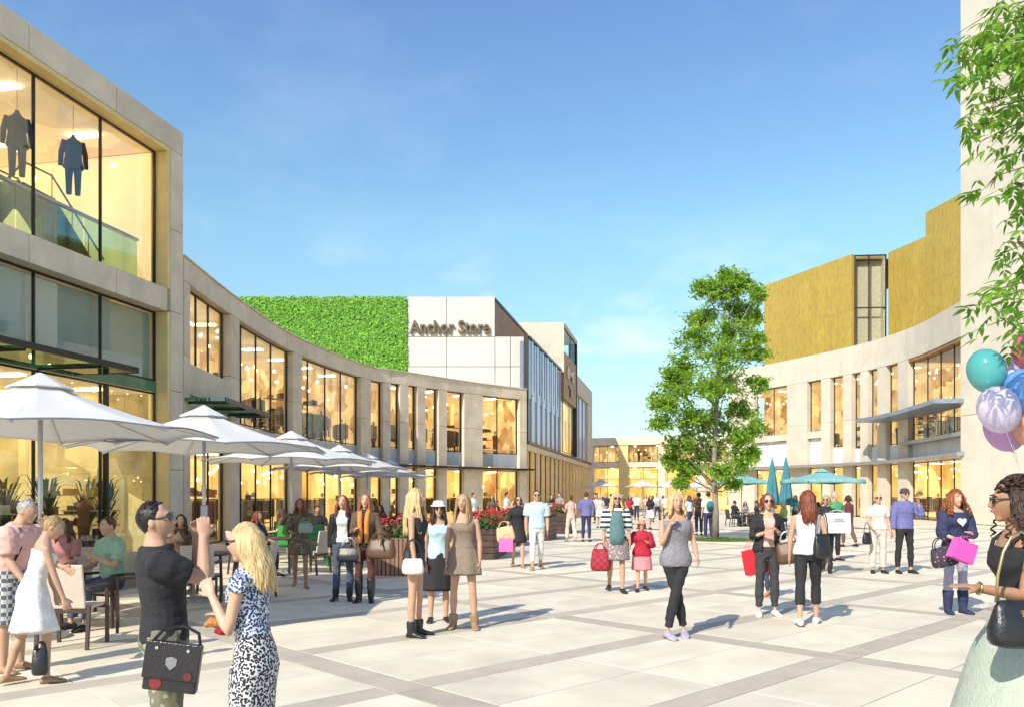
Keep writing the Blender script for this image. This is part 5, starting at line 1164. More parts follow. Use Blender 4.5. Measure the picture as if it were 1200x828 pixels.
twigs = MB(); blobs = [(1185, 20, 26, 26), (1150, 12, 20, 15), (1195, 60, 26, 26), (1160, 50, 24, 24), (1135, 38, 16, 12), (1118, 60, 12, 8), (1112, 78, 10, 5), (1145, 78, 20, 18), (1180, 95, 26, 24), (1128, 95, 14, 8), (1150, 118, 20, 15), (1190, 130, 22, 18), (1165, 150, 18, 12), (1122, 132, 9, 4), (1140, 145, 12, 7), (1195, 165, 16, 12), (1175, 180, 10, 5), (1150, 207, 17, 11), (1180, 215, 18, 13), (1195, 240, 14, 10), (1168, 252, 8, 3), (1178, 285, 16, 11), (1196, 300, 12, 8), (1162, 296, 9, 4), (1188, 320, 12, 8), (1150, 350, 14, 9), (1180, 352, 18, 13), (1160, 375, 15, 9), (1190, 378, 14, 8), (1172, 395, 9, 5), (1148, 340, 8, 3), (1230, 60, 40, 5), (1235, 180, 36, 4), (1225, 330, 26, 3)]
nl = 0
for x, y, sp_, cnt in blobs:
    if nl >= 298: break
    Y = rg.uniform(5.2, 6.9); c = at(x + 16, y, Y) - Vector(rtree.location); s_ = Vector((-.05, 0, max(2.2, min(6.0, c.z + .5)))); mid = s_.lerp(c, .6) + Vector((0, 0, .12)); twigs.tube([s_, mid, c], [.018, .009, .003], 5)
    for k in range(int(cnt * .80)):
        if nl >= 298: break
        nl += 1; p = c + Vector((max(-1, rg.gauss(0, .5)) * sp_, rg.gauss(0, .9) * sp_, rg.gauss(0, .5) * sp_)) * Y / F * 1.1; o = part('leaf', LM[rg.randrange(8)], rtree, p, (R(rg.uniform(-45, 15)), R(rg.uniform(-30, 30)), rg.uniform(0, 6.28)), (rg.uniform(.65, 1.0),) * 3)
        if k % 2 == 0: twigs.tube([c, p], [.004, .002], 4)
twigs.build('branches', M_TW, rtree, True)
mbx = MB()
for k in range(260):      # the rest of the crown, above and right of the frame
    p = Vector((rg.uniform(-1.2, 1.6), rg.uniform(-1.5, 1.5), rg.uniform(3.4, 7.6))); 
    if p.x < -.9 + .2: p.x += .6
    if p.z < 4.6: p.x = abs(p.x) + .2
    me = LM[rg.randrange(8)]; M = Matrix.Translation(p) @ Matrix.Rotation(rg.uniform(0, 6.28), 4, 'Z') @ Matrix.Rotation(R(rg.uniform(-45, 15)), 4, 'X'); k0_ = len(mbx.v); mbx.v += [tuple(M @ v.co) for v in me.vertices]; mbx.f += [tuple(k0_ + i for i in f.vertices) for f in me.polygons]
mbx.build('outer_crown', M_RL, rtree, True, kind='stuff')

# balloons
def bmat(nm, c): m = material('balloon_' + nm, c, .12, var=.03, scale=2, spec=.7, sss=.15); m.node_tree.nodes['Principled BSDF'].inputs['Coat Weight'].default_value = .4; N, K, b = nodes_of(m); tr_ = N.new('ShaderNodeBsdfTransparent'); tr_.inputs[0].default_value = tuple(.4 + .6 * q for q in c) + (1,); ms = N.new('ShaderNodeMixShader'); ms.inputs[0].default_value = .34; K(b.outputs[0], ms.inputs[1]); K(tr_.outputs[0], ms.inputs[2]); K(ms.outputs[0], [q for q in N if q.type == 'OUTPUT_MATERIAL'][0].inputs[0]); return m
BL = [(1156, 433, 22, 6.5, 'teal', (.10, .48, .48), 'teal balloon at the left of the bunch'), (1187, 444, 24, 6.75, 'lilac', (.60, .50, .76), 'lilac balloon behind the blue one'), (1199, 456, 22, 6.35, 'blue', (.18, .42, .80), 'blue balloon at the right edge of the bunch'), (1170, 478, 24, 6.3, 'pale_lilac', (.80, .72, .88), 'very pale lilac balloon below the teal one'), (1177, 500, 23, 6.6, 'purple', (.58, .32, .66), 'purple balloon lowest in the bunch'), (1204, 494, 22, 6.45, 'peach', (.80, .40, .28), 'peach coloured balloon at the right frame edge'), (1207, 410, 20, 6.6, 'red', (.85, .22, .28), 'red balloon cut by the right frame edge'), (1190, 470, 16, 6.9, 'aqua', (.06, .45, .60), 'small aqua balloon peeping out behind the pale lilac one')]
KN = at(1225, 640, 6.5)
for x, y, r_, Y, nm, c, lb in BL:
    p = at(x, y, Y); rr = r_ * Y / F; t = thing('balloon', lb, 'balloon', p, 0, 'balloons in the bunch'); mb = MB(); d = (KN - p).normalized(); prof_ = []
    q = (-d).to_track_quat('Z', 'Y').to_matrix().to_4x4()
    for i in range(15):
        tt = math.pi * (.03 + .95 * i / 14); prof_.append((rr * .96 * math.sin(tt) * (1 if tt > 1.57 else 1) * (1 - .0 * tt), -rr * 1.12 * math.cos(tt) if tt > 1.57 else -rr * 1.28 * math.cos(tt)))
    mb.lathe([(.008, -rr * 1.36), (.004, -rr * 1.3)] + prof_, 22); mb.v = [tuple(q @ Vector(v)) for v in mb.v]; mb.build('skin', bmat(nm, c), t, True)
    mb = MB(); a = d * rr * 1.33; e = KN - p; mb.tube([a, a.lerp(e, .35) + Vector((.02, 0, -.02)), a.lerp(e, .7) + Vector((-.01, 0, -.03)), e], .0022, 4); mb.build('string', M_WMETAL, t)
# ================================================================== who stands where
C = lambda n, c, **k: cloth(n, c, **k)
BLK, WHT, GRY, NVY = C('black', (.02, .02, .023)), C('white', (.74, .73, .70)), C('grey', (.27, .26, .27)), C('navy', (.03, .035, .09))
DEN, LTB, PUR, PNK = C('denim', (.07, .09, .14)), C('pale_blue', (.50, .66, .72)), C('purple_blue', (.15, .15, .34)), C('pale_pink', (.70, .42, .36))
OLV, BRN, RUST, CRM = C('olive', (.10, .10, .06)), C('brown', (.13, .08, .05)), C('rust_orange', (.62, .24, .05)), C('cream', (.68, .58, .46))
REDC, TLC, GRC, LAV = C('red', (.42, .015, .04)), C('teal', (.03, .17, .17)), C('green_grey', (.28, .42, .30)), C('lavender_grey', (.40, .37, .48))
LTH = material('black_leather', (.018, .017, .019), .32, spec=.6, bump=.25, bscale=60); BLTH = material('brown_leather', (.11, .055, .03), .4, bump=.25, bscale=60); TLTH = material('tan_leather', (.36, .22, .12), .5, bump=.2)
STAND = [((-.05, .0, -1), (-.02, -.02, -1)), ((.05, .0, -1), (.02, -.02, -1))]
STEP = [((-.03, .28, -1), (-.01, .02, -1)), ((.03, -.20, -1), (.01, -.42, -1))]
STEP2 = [((-.03, -.20, -1), (-.01, -.42, -1)), ((.03, .28, -1), (.01, .02, -1))]
# 1 photographer
h = Human('man in a black T-shirt taking a photograph with both arms raised', 0, 0, 1.60, 296, 'm', 'light', lean=(-5, 0), head=(-22, 6), loc=((194 - 600) / F * 4.45, 4.45, 0), detail=2,
          arms=[((.10, .80, -.42), (.20, -.06, 1)), ((-.22, .95, -.40), (-.22, .0, 1))]); h.hairc = 'black'; h.grip = (True, True)
h.body(); h.hair('short', 'black', n=190); h.top(BLK, z0=.90, sleeve=.33, e=.018, wob=.02, name='t_shirt', slack=.008); h.trousers(pattern('cargo_print', 'floral', (.34, .33, .22), (.16, .16, .10), 22, .55), .48, .02, 'shorts', flare=.03); h.shoes(BLK, 'sneaker'); h.sunglasses()
a, b_ = h.world(h.hand[0]), h.world(h.hand[1]); ph = (a + b_) / 2 + Vector((.02, .02, .065))
t = thing('smartphone', 'small dark phone held up between both hands of the man in the black T-shirt', 'phone', ph, R(325)); mb = MB(); mb.box(-.035, .035, -.005, .005, -.06, .06); mb.build('case', material('dark_red_shell', (.12, .02, .03), .3), t, bevel=.004); mb = MB(); mb.box(-.031, .031, -.0065, -.0052, -.055, .055); mb.build('screen', material('pale_screen', (.12, .14, .16), .1), t)
bx = thing('messenger_bag', 'flat black messenger bag with round badges at the hip of the man in black', 'bag', at(207, 752, 4.16), R(4)); bx.rotation_euler = (0, R(8), R(6)); bx.scale = (.88, 1, .92)
mb = MB(); mb.box(-.15, .15, -.03, .03, -.27, 0); mb.build('bag_body', LTH, bx, bevel=.012)
mb = MB(); mb.box(-.155, .155, -.044, -.031, -.20, .005); mb.build('flap', LTH, bx, bevel=.006)
def disc(name, mat, x, z, r, root, y=-.046, n=20): mb = MB(); mb.rings([[(x + r * math.cos(2 * math.pi * j / n), yy, z + r * math.sin(2 * math.pi * j / n)) for j in range(n)] for yy in (y, y - .004)]); return mb.build(name, mat, root)
disc('badge', material('dark_red_badge', (.20, .02, .025), .5), -.075, -.225, .034, bx, -.031); disc('badge', material('maroon_badge', (.13, .02, .03), .5), .10, -.17, .024, bx)
mb = MB(); mb.rings([[(x, y, z) for x, z in ((.0, -.07), (.03, -.08), (.03, -.115), (.0, -.145), (-.03, -.115), (-.03, -.08))] for y in (-.045, -.049)]); mb.build('shield_badge', material('grey_badge', (.25, .25, .26), .4), bx)
for x in (-.09, .085): disc('eyelet', M_POLE, x, -.03, .009, bx)
mb = MB(); mb.tube([(-.14, 0, -.02), (-.10, .06, .05), (0, .09, .08), (.10, .06, .05), (.14, 0, -.02)], .010, 6); mb.build('strap', LTH, bx)
# 2 woman beside him
FLOR = pattern('floral_dress', 'floral', (.02, .02, .03), (.72, .71, .70), 78, .80); FLORN = pattern('floral_navy', 'floral', (.03, .05, .13), (.62, .66, .74), 78, .80)
h = Human('blonde woman in sunglasses and a black and white floral dress, beside the photographer', 0, 0, 1.50, 82, 'f', 'fair', lean=(3, 0), head=(-4, -8), loc=((297 - 600) / F * 4.2, 4.2, 0), detail=2, build=.92,
          arms=[((-.06, .20, -1), (.30, .55, .75)), ((.16, .05, -1), (.06, 1, .12))]); h.hairc = 'dblonde'; h.grip = (True, False)
h.body(); h.hair('long', 'blonde', .26, n=84, volume=.35, arc=88); h.skirt(FLOR, 1.10, .42, .015, folds=5, depth=.03, name='dress_skirt'); h.top(FLORN, z0=1.05, z1=1.44, sleeve=.12, e=.014, name='dress_top'); h.shoes(TLTH); h.sunglasses()
hp = h.world(h.hand[0]); t = thing('pastry', 'orange brown pastry in a napkin in front of the blonde woman in floral dress', 'snack', at(252, 732, 4.15), .3); mb = MB(); mb.tube([(-.05, 0, 0), (-.02, 0, .018), (.02, 0, .008), (.055, 0, -.012)], [.012, .026, .028, .014], 8); mb.build('crust', material('baked_crust', (.5, .2, .06), .7, bump=.8), t, True); mb = MB(); mb.tube([(.0, 0, -.02), (.03, 0, -.03), (.05, .01, -.045)], [.02, .024, .012], 7); mb.build('napkin', REDC, t)
# 3, 4 couple at the left edge
PLAID = pattern('plaid', 'check', (.55, .55, .50), (.10, .12, .15), 26)
h = Human('grey haired man in a pink shirt and checked shorts with a dark strap', 0, 0, 1.62, 262, 'm', 'light', lean=(14, 0), head=(0, -12), loc=((14 - 600) / F * 7.7, 7.7, 0), arms=[((-.1, .35, -1), (-.0, .9, -.4)), ((.1, .2, -1), (.0, .6, -.7))], detail=1, build=1.08)
h.hairc = 'grey'; h.body(); h.hair('short', 'grey'); h.top(PNK, z0=.90, sleeve=.42, e=.022, slack=.01, name='shirt'); h.trousers(PLAID, .5, .03, 'shorts', flare=.05); h.shoes(TLTH)
mb = MB(); mb.tube([h.tp(Vector((.13, .09, 1.05))), h.tp(Vector((.125, .125, 1.25))), h.tp(Vector((.12, .07, 1.42))), h.tp(Vector((.12, -.06, 1.44))), h.tp(Vector((.12, -.15, 1.3)))], .022, 8, flat=.4); h.fin(mb); mb.build('strap', NVY, h.root, True)
h = Human('slim woman in a white strapless dress leaning towards the terrace table', 0, 0, 1.49, 310, 'f', 'light', lean=(12, 3), head=(-20, -22), loc=((40 - 600) / F * 7.2, 7.2, 0), arms=[((-.2, .3, -1), (.1, .3, -1)), ((.12, .25, -1), (.05, .35, -1))], legs=[((-.02, -.22, -1), (-.0, -.35, -1)), ((.03, .22, -1), (.0, .0, -1))], detail=1)
h.hairc = 'dblonde'; h.body(); h.hair('bun', 'dblonde'); h.skirt(WHT, 1.12, .50, .07, folds=6, depth=.05, name='dress_skirt'); h.top(WHT, z0=1.05, z1=1.33, sleeve=0, e=.012, name='dress_top'); h.shoes(TLTH, 'flat')
bag('shoe_bag', 'small black bag dangling at the ankles of the woman in the white dress', at(47, 752, 7.1), R(20), .13, .22, .10, LTH, strap=.05)
# 5 seated man in green
SIT = [((-.12, 1, -.14), (-.02, .05, -1)), ((.12, 1, -.14), (.02, .05, -1))]
def sitter(label, x, y, rz, sex, skin, hairk, hairc, topm, botm, group=None, arms=None, det=0, sleeve=.4, H=None, head=(0, -5)):
    h = Human(label, 0, 0, H or (1.74 if sex == 'm' else 1.66), rz, sex, skin, arms=arms or [((-.12, .35, -1), (.12, 1, -.15)), ((.12, .35, -1), (-.12, 1, -.15))], legs=SIT, loc=(x, y, 0), seat=.47, detail=det, head=head, lean=(4, 0), group=group)
    h.hairc = hairc; h.body(); h.hair(hairk, hairc, .22, n=None if det else 22); h.top(topm, sleeve=sleeve); h.trousers(botm); h.shoes(BLK); return h
sitter('seated man in a pale green shirt at the nearest terrace table', -5.1, 10.45, 150, 'm', 'light', 'short', 'brown', GRC, DEN, det=1, arms=[((-.15, .4, -1), (.5, .8, .5)), ((.12, .35, -1), (-.12, 1, -.1))])
# 6 woman in brown pattern
BPAT = pattern('brown_pattern', 'floral', (.30, .20, .12), (.10, .10, .06), 18, .6, c3=(.30, .10, .05))
h = Human('dark haired woman in a short brown patterned dress looking at a phone on the terrace', 352, 688, 1.60, 195, 'f', 'tan', head=(-8, -10), arms=[((-.14, .2, -1), (.3, .9, .35)), ((.14, .1, -1), (-.2, .9, -.1))], legs=STEP)
h.hairc = 'auburn'; h.body(); h.hair('wavy', 'auburn', .24); h.skirt(BPAT, 1.1, .62, .06, name='dress_skirt'); h.top(BPAT, z0=1.05, sleeve=.6, name='dress_top', slack=.02); h.shoes(TLTH)
bag('handbag', 'pale grey green clutch bag held by the woman in the brown patterned dress', h.world(h.hand[0]) + Vector((0, -.05, .06)), R(180), .26, .17, .08, C('sage', (.30, .38, .32)), strap=.02)
# 7, 8 couple in dark jackets
h = Human('woman in a black leather jacket, white top and jeans beside the orange scarf woman', 402, 703, 1.64, 182, 'f', 'fair', head=(-6, 0), arms=[((-.22, .05, -1), (.3, .6, -.8)), ((.16, .0, -1), (.04, .1, -1))], legs=[((-.08, .02, -1), (.02, -.02, -1)), ((.04, .06, -1), (.06, -.08, -1))])
h.hairc = 'auburn'; h.body(); h.hair('wavy', 'auburn', .22, volume=.7); h.top(WHT, z0=.93, sleeve=0, e=.011); h.trousers(DEN, e=.008, name='jeans'); h.shoes(LTH, shaft=.35)
def jacket(h, mat, z0=.9, z1=1.43, e=.024, sleeve=1.0, gap=.55):
    mb = MB(); n = 22; outer = []; inner = []
    for i in range(16):
        z = lerp(z0, z1, i / 15); rx, ry, oy = prof(h.sex, z); ra, rb = [], []
        for j in range(n):
            a = math.pi / 2 + gap + (2 * math.pi - 2 * gap) * j / (n - 1); w_ = 1 + .02 * math.sin(a * 7 + z * 20)
            ra.append(h.tp(Vector(((rx + e) * math.cos(a) * w_, oy + (ry + e) * math.sin(a) * w_, z)))); rb.append(h.tp(Vector(((rx + e - .009) * math.cos(a), oy + (ry + e - .009) * math.sin(a), z))))
        outer.append(ra); inner.append(rb)
    mb.rings([o_ + list(reversed(i_)) for o_, i_ in zip(outer, inner)])
    for i in (0, 1):
        sh, el, wr = h.sh[i], h.elb[i], h.wr[i]; inn = sh + (h.tp(Vector((0, -.008, 1.36))) - sh) * .3; mb.tube([inn, sh, lerp(sh, el, .5), el, lerp(el, wr, .5), lerp(el, wr, sleeve)], [.056, .064, .058, .053, .048, .042], 12)
    h.fin(mb); return remesh(mb, .0095 * h.k, mat, 'jacket', h.root, 1)
jacket(h, LTH)
bag('handbag', 'black patent handbag with pale clasp carried by the woman in the black leather jacket', h.world(h.hand[0]) + Vector((.02, -.06, .16)), R(178), .40, .22, .15, LTH, trim=M_POLE, strap=.14)
h = Human('woman with long auburn hair, orange scarf and dark coat near the wooden planter', 428, 705, 1.66, 178, 'f', 'fair', head=(6, 0), arms=[((-.35, .15, -1), (-.15, .75, -.5)), ((.14, .12, -1), (-.35, .75, .2))], legs=[((-.04, .02, -1), (.01, -.02, -1)), ((.05, .0, -1), (.0, -.02, -1))])
h.hairc = 'ginger'; h.body(); h.hair('long', 'ginger', .32); h.top(BLK, z0=.85, sleeve=0); h.trousers(C('oxblood', (.09, .03, .025)), e=.006, name='leggings'); h.shoes(LTH, shaft=.75); jacket(h, BRN, .62, 1.43, .035, gap=.35)
mb = MB()
for sx in (-1, 1): mb.tube([h.tp(Vector(p)) for p in ((sx * .05, -.07, 1.47), (sx * .085, .02, 1.46), (sx * .06, .11, 1.38), (sx * .055, .15, 1.25), (sx * .05, .14, 1.05), (sx * .055, .13, .92))], [.03, .04, .042, .04, .042, .03], 10)
h.fin(mb); mb.build('scarf', RUST, h.root, True)
bag('tote_bag', 'large brown slouchy bag on the arm of the woman in the orange scarf', h.world(h.elb[0]) + Vector((.03, -.10, .0)), R(170), .46, .30, .2, BLTH, strap=.1)
# 9-11 trio
h = Human('woman with very long blonde hair, black top and black ankle boots, seen in profile', 487, 745, 1.72, 262, 'f', 'light', head=(-5, 0), arms=[((-.12, .08, -1), (-.0, .12, -1)), ((.12, .05, -1), (-.0, .16, -1))], legs=[((-.04, .04, -1), (-.0, -.02, -1)), ((.04, -.03, -1), (.0, -.03, -1))])
h.hairc = 'blonde'; h.body(); h.hair('long', 'blonde', .40, n=80); h.top(BLK, z0=.95, z1=1.36, sleeve=0); h.trousers(C('dark_pattern', (.06, .055, .06)), .17, .014, 'shorts', flare=.02); h.shoes(LTH, shaft=.28)
bag('handbag', 'white and black handbag with chain strap on the hip of the long haired blonde woman', h.world(Vector((.03, 0, 1.16))) + Vector((0, -.20, 0)), R(182), .25, .17, .09, C('white_leather', (.7, .68, .66), rough=.4), kind='shoulder', strap=.22, trim=LTH)
h = Human('woman in sunglasses, white cap, pale blue vest and black skirt, middle of the trio', 514, 728, 1.56, 190, 'f', 'light', head=(0, -4), arms=[((-.14, .05, -1), (-.0, .2, -1)), ((.14, .1, -1), (-.0, .4, -1))], legs=STAND)
h.hairc = 'darkbrown'; h.body(); h.hair('long', 'darkbrown', .22); h.top(LTB, z0=.88, z1=1.37, sleeve=0, e=.016, flare=.08); h.skirt(BLK, 1.0, .42, .08); h.shoes(LTH); h.sunglasses(); h.hat(WHT, .035, .07, z=.062)
h = Human('woman with long light brown hair in a taupe strapless playsuit, right of the trio', 543, 736, 1.66, 176, 'f', 'light', head=(-8, 0), arms=[((-.18, .0, -1), (-.02, .12, -1)), ((.18, .0, -1), (.0, .16, -1))], legs=[((-.10, .04, -1), (-.05, -.02, -1)), ((.10, .0, -1), (.02, -.04, -1))])
TAU = pattern('taupe_fleck', 'floral', (.30, .23, .17), (.22, .165, .12), 60, .6)
h.hairc = 'dblonde'; h.body(); h.hair('long', 'dblonde', .32, volume=.8); h.top(TAU, z0=1.0, z1=1.33, sleeve=0, name='playsuit_top'); h.skirt(TAU, 1.08, .66, .05, folds=7, depth=.09, name='playsuit_skirt'); h.shoes(TLTH, shaft=.28, name='sandal_boot')
# 12, 13 couple with pink bag
h = Human('woman in a black dress with sunglasses, walking beside the man in pale blue', 607, 664, 1.64, 185, 'f', 'fair', head=(10, 0), arms=[((-.16, .0, -1), (-.05, .12, -1)), ((.25, .05, -1), (.1, .3, -.9))], legs=STEP)
h.hairc = 'brown'; h.body(); h.hair('bob', 'brown', .07); h.skirt(BLK, 1.08, .58, .04, name='dress_skirt'); h.top(BLK, z0=1.03, sleeve=.5, name='dress_top'); h.shoes(TLTH); h.sunglasses()
bag('tote_bag', 'cream straw tote on the arm of the woman in the black dress', h.world(h.elb[1]) + Vector((-.12, -.05, .0)), R(170), .44, .34, .16, C('straw', (.62, .45, .24), scale=60), strap=.12, tilt=R(10))
bag('shopping_bag', 'bright pink shopping bag carried by the woman in the black dress', h.world(h.hand[1]) + Vector((-.03, -.02, 0)), R(175), .32, .30, .14, C('hot_pink', (.80, .16, .45)), kind='paper', strap=.1)
h = Human('man in a pale blue T-shirt and white trousers wearing sunglasses', 629, 667, 1.76, 183, 'm', 'light', arms=[((-.18, .02, -1), (.0, .35, -1)), ((.18, .0, -1), (.02, .15, -1))], legs=STEP2)
h.hairc = 'brown'; h.body(); h.hair('short', 'brown'); h.top(LTB, z0=.88, sleeve=.4, e=.022, slack=.012); h.trousers(WHT, .9); h.shoes(TLTH); h.sunglasses()
# 14, 15
h = Human('woman in a salmon top and pale trousers walking away beside the man in purple', 669, 634, 1.66, 20, 'f', 'light', arms=[((-.2, .2, -1), (.1, .9, .3)), ((.16, .0, -1), (.02, .15, -1))], legs=STEP)
h.body(); h.hair('bun', 'brown'); h.top(PNK, z0=.95, sleeve=.3); h.trousers(CRM, flare=.02); h.shoes(TLTH)
h = Human('man in a purple blue shirt and dark trousers seen from behind near the planters', 687, 634, 1.76, 350, 'm', 'light', arms=[((-.2, .1, -1), (.1, .5, -.8)), ((.22, .25, -.9), (.1, .8, .5))], legs=STAND)
h.body(); h.hair('short', 'brown'); h.top(PUR, z0=.86, sleeve=.5, e=.02, slack=.01); h.trousers(NVY); h.shoes(BLK)
# 16, 17 woman and child
STR = pattern('stripes', 'stripes', (.74, .73, .70), (.02, .03, .05), 11.5, .52)
h = Human('blonde woman in a striped top and patterned skirt with sunglasses, beside the child in red', 722, 693, 1.70, 178, 'f', 'light', head=(8, 0), arms=[((-.20, .0, -1), (-.08, .12, -1)), ((.16, .0, -1), (.06, .12, -1))], legs=STEP)
SKP = pattern('rose_pattern', 'floral', (.52, .42, .38), (.22, .17, .16), 26, .58)
h.hairc = 'blonde'; h.body(); h.hair('long', 'blonde', .22, volume=1.1); h.top(STR, z0=.90, sleeve=.55, e=.02, slack=.02); h.skirt(SKP, 1.0, .54, .07, folds=8); h.shoes(LTH); h.sunglasses()
mb = MB(); mb.rings([[h.tp(Vector((x, y, z))) for x, y in ((-w_, .13), (w_, .13), (w_ * .9, .155), (-w_ * .9, .155))] for z, w_ in ((.80, .10), (.95, .13), (1.15, .12), (1.30, .10), (1.38, .07))]); h.fin(mb); mb.build('waistcoat', C('teal_grey', (.10, .20, .20)), h.root, True)
bag('handbag', 'dark red patterned holdall carried low by the woman in the striped top', h.world(h.hand[1]) + Vector((-.05, -.05, .06)), R(160), .34, .36, .2, pattern('red_check', 'check', (.40, .02, .04), (.20, .015, .03), 16), strap=.1)
h = Human('small child in a red coat and coral hat beside the woman in stripes', 752, 692, 1.22, 175, 'f', 'fair', arms=[((-.35, .1, -1), (.3, .5, .2)), ((.6, .05, -.8), (.4, .0, .3))], legs=STEP2, cat='child', build=1.15)
h.hairc = 'auburn'; h.body(); h.hair('bob', 'auburn', .05); h.top(REDC, z0=.78, sleeve=.95, e=.03, slack=.02, name='coat', flare=.15); h.skirt(C('pink_tulle', (.66, .24, .26)), .98, .50, .08); h.shoes(BLK); h.hat(C('coral_hat', (.72, .26, .16)), .07, .09)
# 18 woman in grey
h = Human('blonde woman in a grey sleeveless top and black leggings, legs crossed in mid step', 792, 746, 1.70, 186, 'f', 'light', head=(0, -6), arms=[((-.22, .05, -1), (.1, .7, -.6)), ((.12, .35, -1), (-.35, .45, 1.1))], legs=[((.27, .16, -1), (.24, .04, -1)), ((-.25, -.02, -1), (-.24, -.14, -1))])
h.hairc = 'blonde'; h.body(); h.hair('wavy', 'blonde', .12, volume=.9); h.top(pattern('grey_fleck', 'floral', (.30, .29, .31), (.20, .19, .21), 60, .6), z0=.83, z1=1.37, sleeve=0, e=.022, flare=.06); h.trousers(BLK, .98, .004, 'leggings'); h.shoes(LAV, 'sneaker'); 
# 19 woman red bag, 20 white tank
h = Human('woman in sunglasses, black cardigan and dark trousers facing the woman in the white vest', 899, 721, 1.66, 176, 'f', 'fair', head=(0, -4), arms=[((-.18, .12, -1), (.45, .7, .35)), ((.18, .12, -1), (-.45, .7, .25))], legs=STAND)
h.hairc = 'auburn'; h.body(); h.hair('bob', 'auburn', .04); h.top(PNK, z0=.95, sleeve=.0, z1=1.36); jacket(h, BLK, .88, 1.42, .028, .02, .45); h.trousers(C('charcoal', (.045, .045, .05)), .97); h.shoes(WHT); h.sunglasses()
bag('shopping_bag', 'bright red paper shopping bag beside the legs of the woman in the black cardigan', at(880, 633, 11.3), R(10), .30, .34, .14, C('bright_red', (.75, .02, .04)), kind='paper', strap=.12, tilt=R(-12))
bag('handbag', 'dark brown shoulder bag of the woman in the black cardigan', at(921, 622, 11.0), R(-15), .36, .28, .16, BLTH, strap=.14, tilt=R(-10), trim=M_POLE)
h = Human('woman with long auburn hair in a white vest and cropped black leggings walking away', 947, 731, 1.72, 340, 'f', 'light', head=(30, 0), arms=[((-.2, .1, -1), (-.05, .2, -1)), ((.2, .0, -1), (.04, .05, -1))], legs=STEP2)
h.hairc = 'auburn'; h.body(); h.hair('long', 'auburn', .28, volume=.6); h.top(WHT, z0=.88, z1=1.38, sleeve=0, e=.016); h.trousers(BLK, .80, .004, 'leggings'); h.shoes(WHT, 'sneaker')
bag('handbag', 'black shoulder bag hanging behind the woman in the white vest', at(963, 597, 10.35), R(20), .24, .30, .12, LTH, kind='shoulder', strap=.30)
# 21 people with the white bag
h = Human('woman in black carrying a big white shopping bag, left of the wide doorway', 968, 670, 1.66, 150, 'f', 'light', arms=[((-.2, .3, -1), (.1, .9, -.2)), ((.2, .1, -1), (-.1, .6, -.4))], legs=STEP)
h.hairc = 'dblonde'; h.body(); h.hair('bob', 'dblonde', .05); h.top(BLK, sleeve=.45); h.trousers(BLK, e=.006); h.shoes(LTH, shaft=.4); h.sunglasses()
bx = bag('shopping_bag', 'big white paper shopping bag with thin grey lettering in front of the woman in black', at(981, 597, 17.2), R(5), .52, .42, .16, C('white_paper', (.78, .77, .76)), kind='paper', strap=.06)
for z, w_ in ((-.20, .2), (-.24, .27)):
    for k in range(6): mb = MB(); x = -w_ / 2 + w_ * k / 6; mb.box(x, x + w_ / 8, -.086, -.083, z, z + .022); mb.build('print_mark', GRY, bx)
h = Human('man in a green shirt half hidden behind the woman with the white bag', 978, 656, 1.74, 200, 'm', 'light', legs=STAND, detail=0); h.body(); h.hair('short', 'grey', n=20); h.top(C('leaf_green', (.08, .33, .12))); h.trousers(BLK); h.shoes(BLK)
h = Human('person in a maroon jacket turned away near the lit doorway of the cream store', 994, 640, 1.66, 30, 'f', 'tan', legs=STEP, detail=0); h.body(); h.hair('bob', 'darkbrown', .06, n=20); h.top(C('maroon', (.14, .04, .05)), sleeve=.9); h.trousers(BRN); h.shoes(BLK)
# 22 23
h = Human('woman in cream top and pale trousers beside the man in the blue shirt', 1029, 671, 1.68, 172, 'f', 'fair', head=(-6, 0), arms=[((-.2, .0, -1), (-.15, .1, -1)), ((.18, .1, -1), (-.2, .5, -.5))], legs=STAND)
h.hairc = 'dblonde'; h.body(); h.hair('bun', 'blonde'); h.top(C('pale_cream', (.76, .66, .54)), z0=.92, sleeve=.35, flare=.05, e=.018); h.trousers(C('stone', (.60, .54, .47)), e=.014, flare=.01); h.shoes(BLK); h.sunglasses()
bag('handbag', 'small black shoulder bag at the left hip of the woman in cream', at(1016, 612, 17.2), R(20), .2, .24, .12, LTH, kind='shoulder', strap=.2)
h = Human('man in a blue shirt and black trousers with his hand at his ear', 1060, 671, 1.78, 184, 'm', 'light', head=(0, -2), arms=[((-.25, .35, -.5), (.3, .1, 1)), ((.18, .0, -1), (.12, .1, -1))], legs=[((-.10, .0, -1), (-.04, -.02, -1)), ((.10, .0, -1), (.03, -.02, -1))])
h.hairc = 'darkbrown'; h.body(); h.hair('short', 'darkbrown'); h.top(PUR, z0=.88, sleeve=.98, e=.02, slack=.008, name='shirt'); h.trousers(BLK); h.shoes(BLK); h.sunglasses(); h.hat(C('dark_cap', (.05, .05, .06)), .02, .07, 'cap', z=.055)
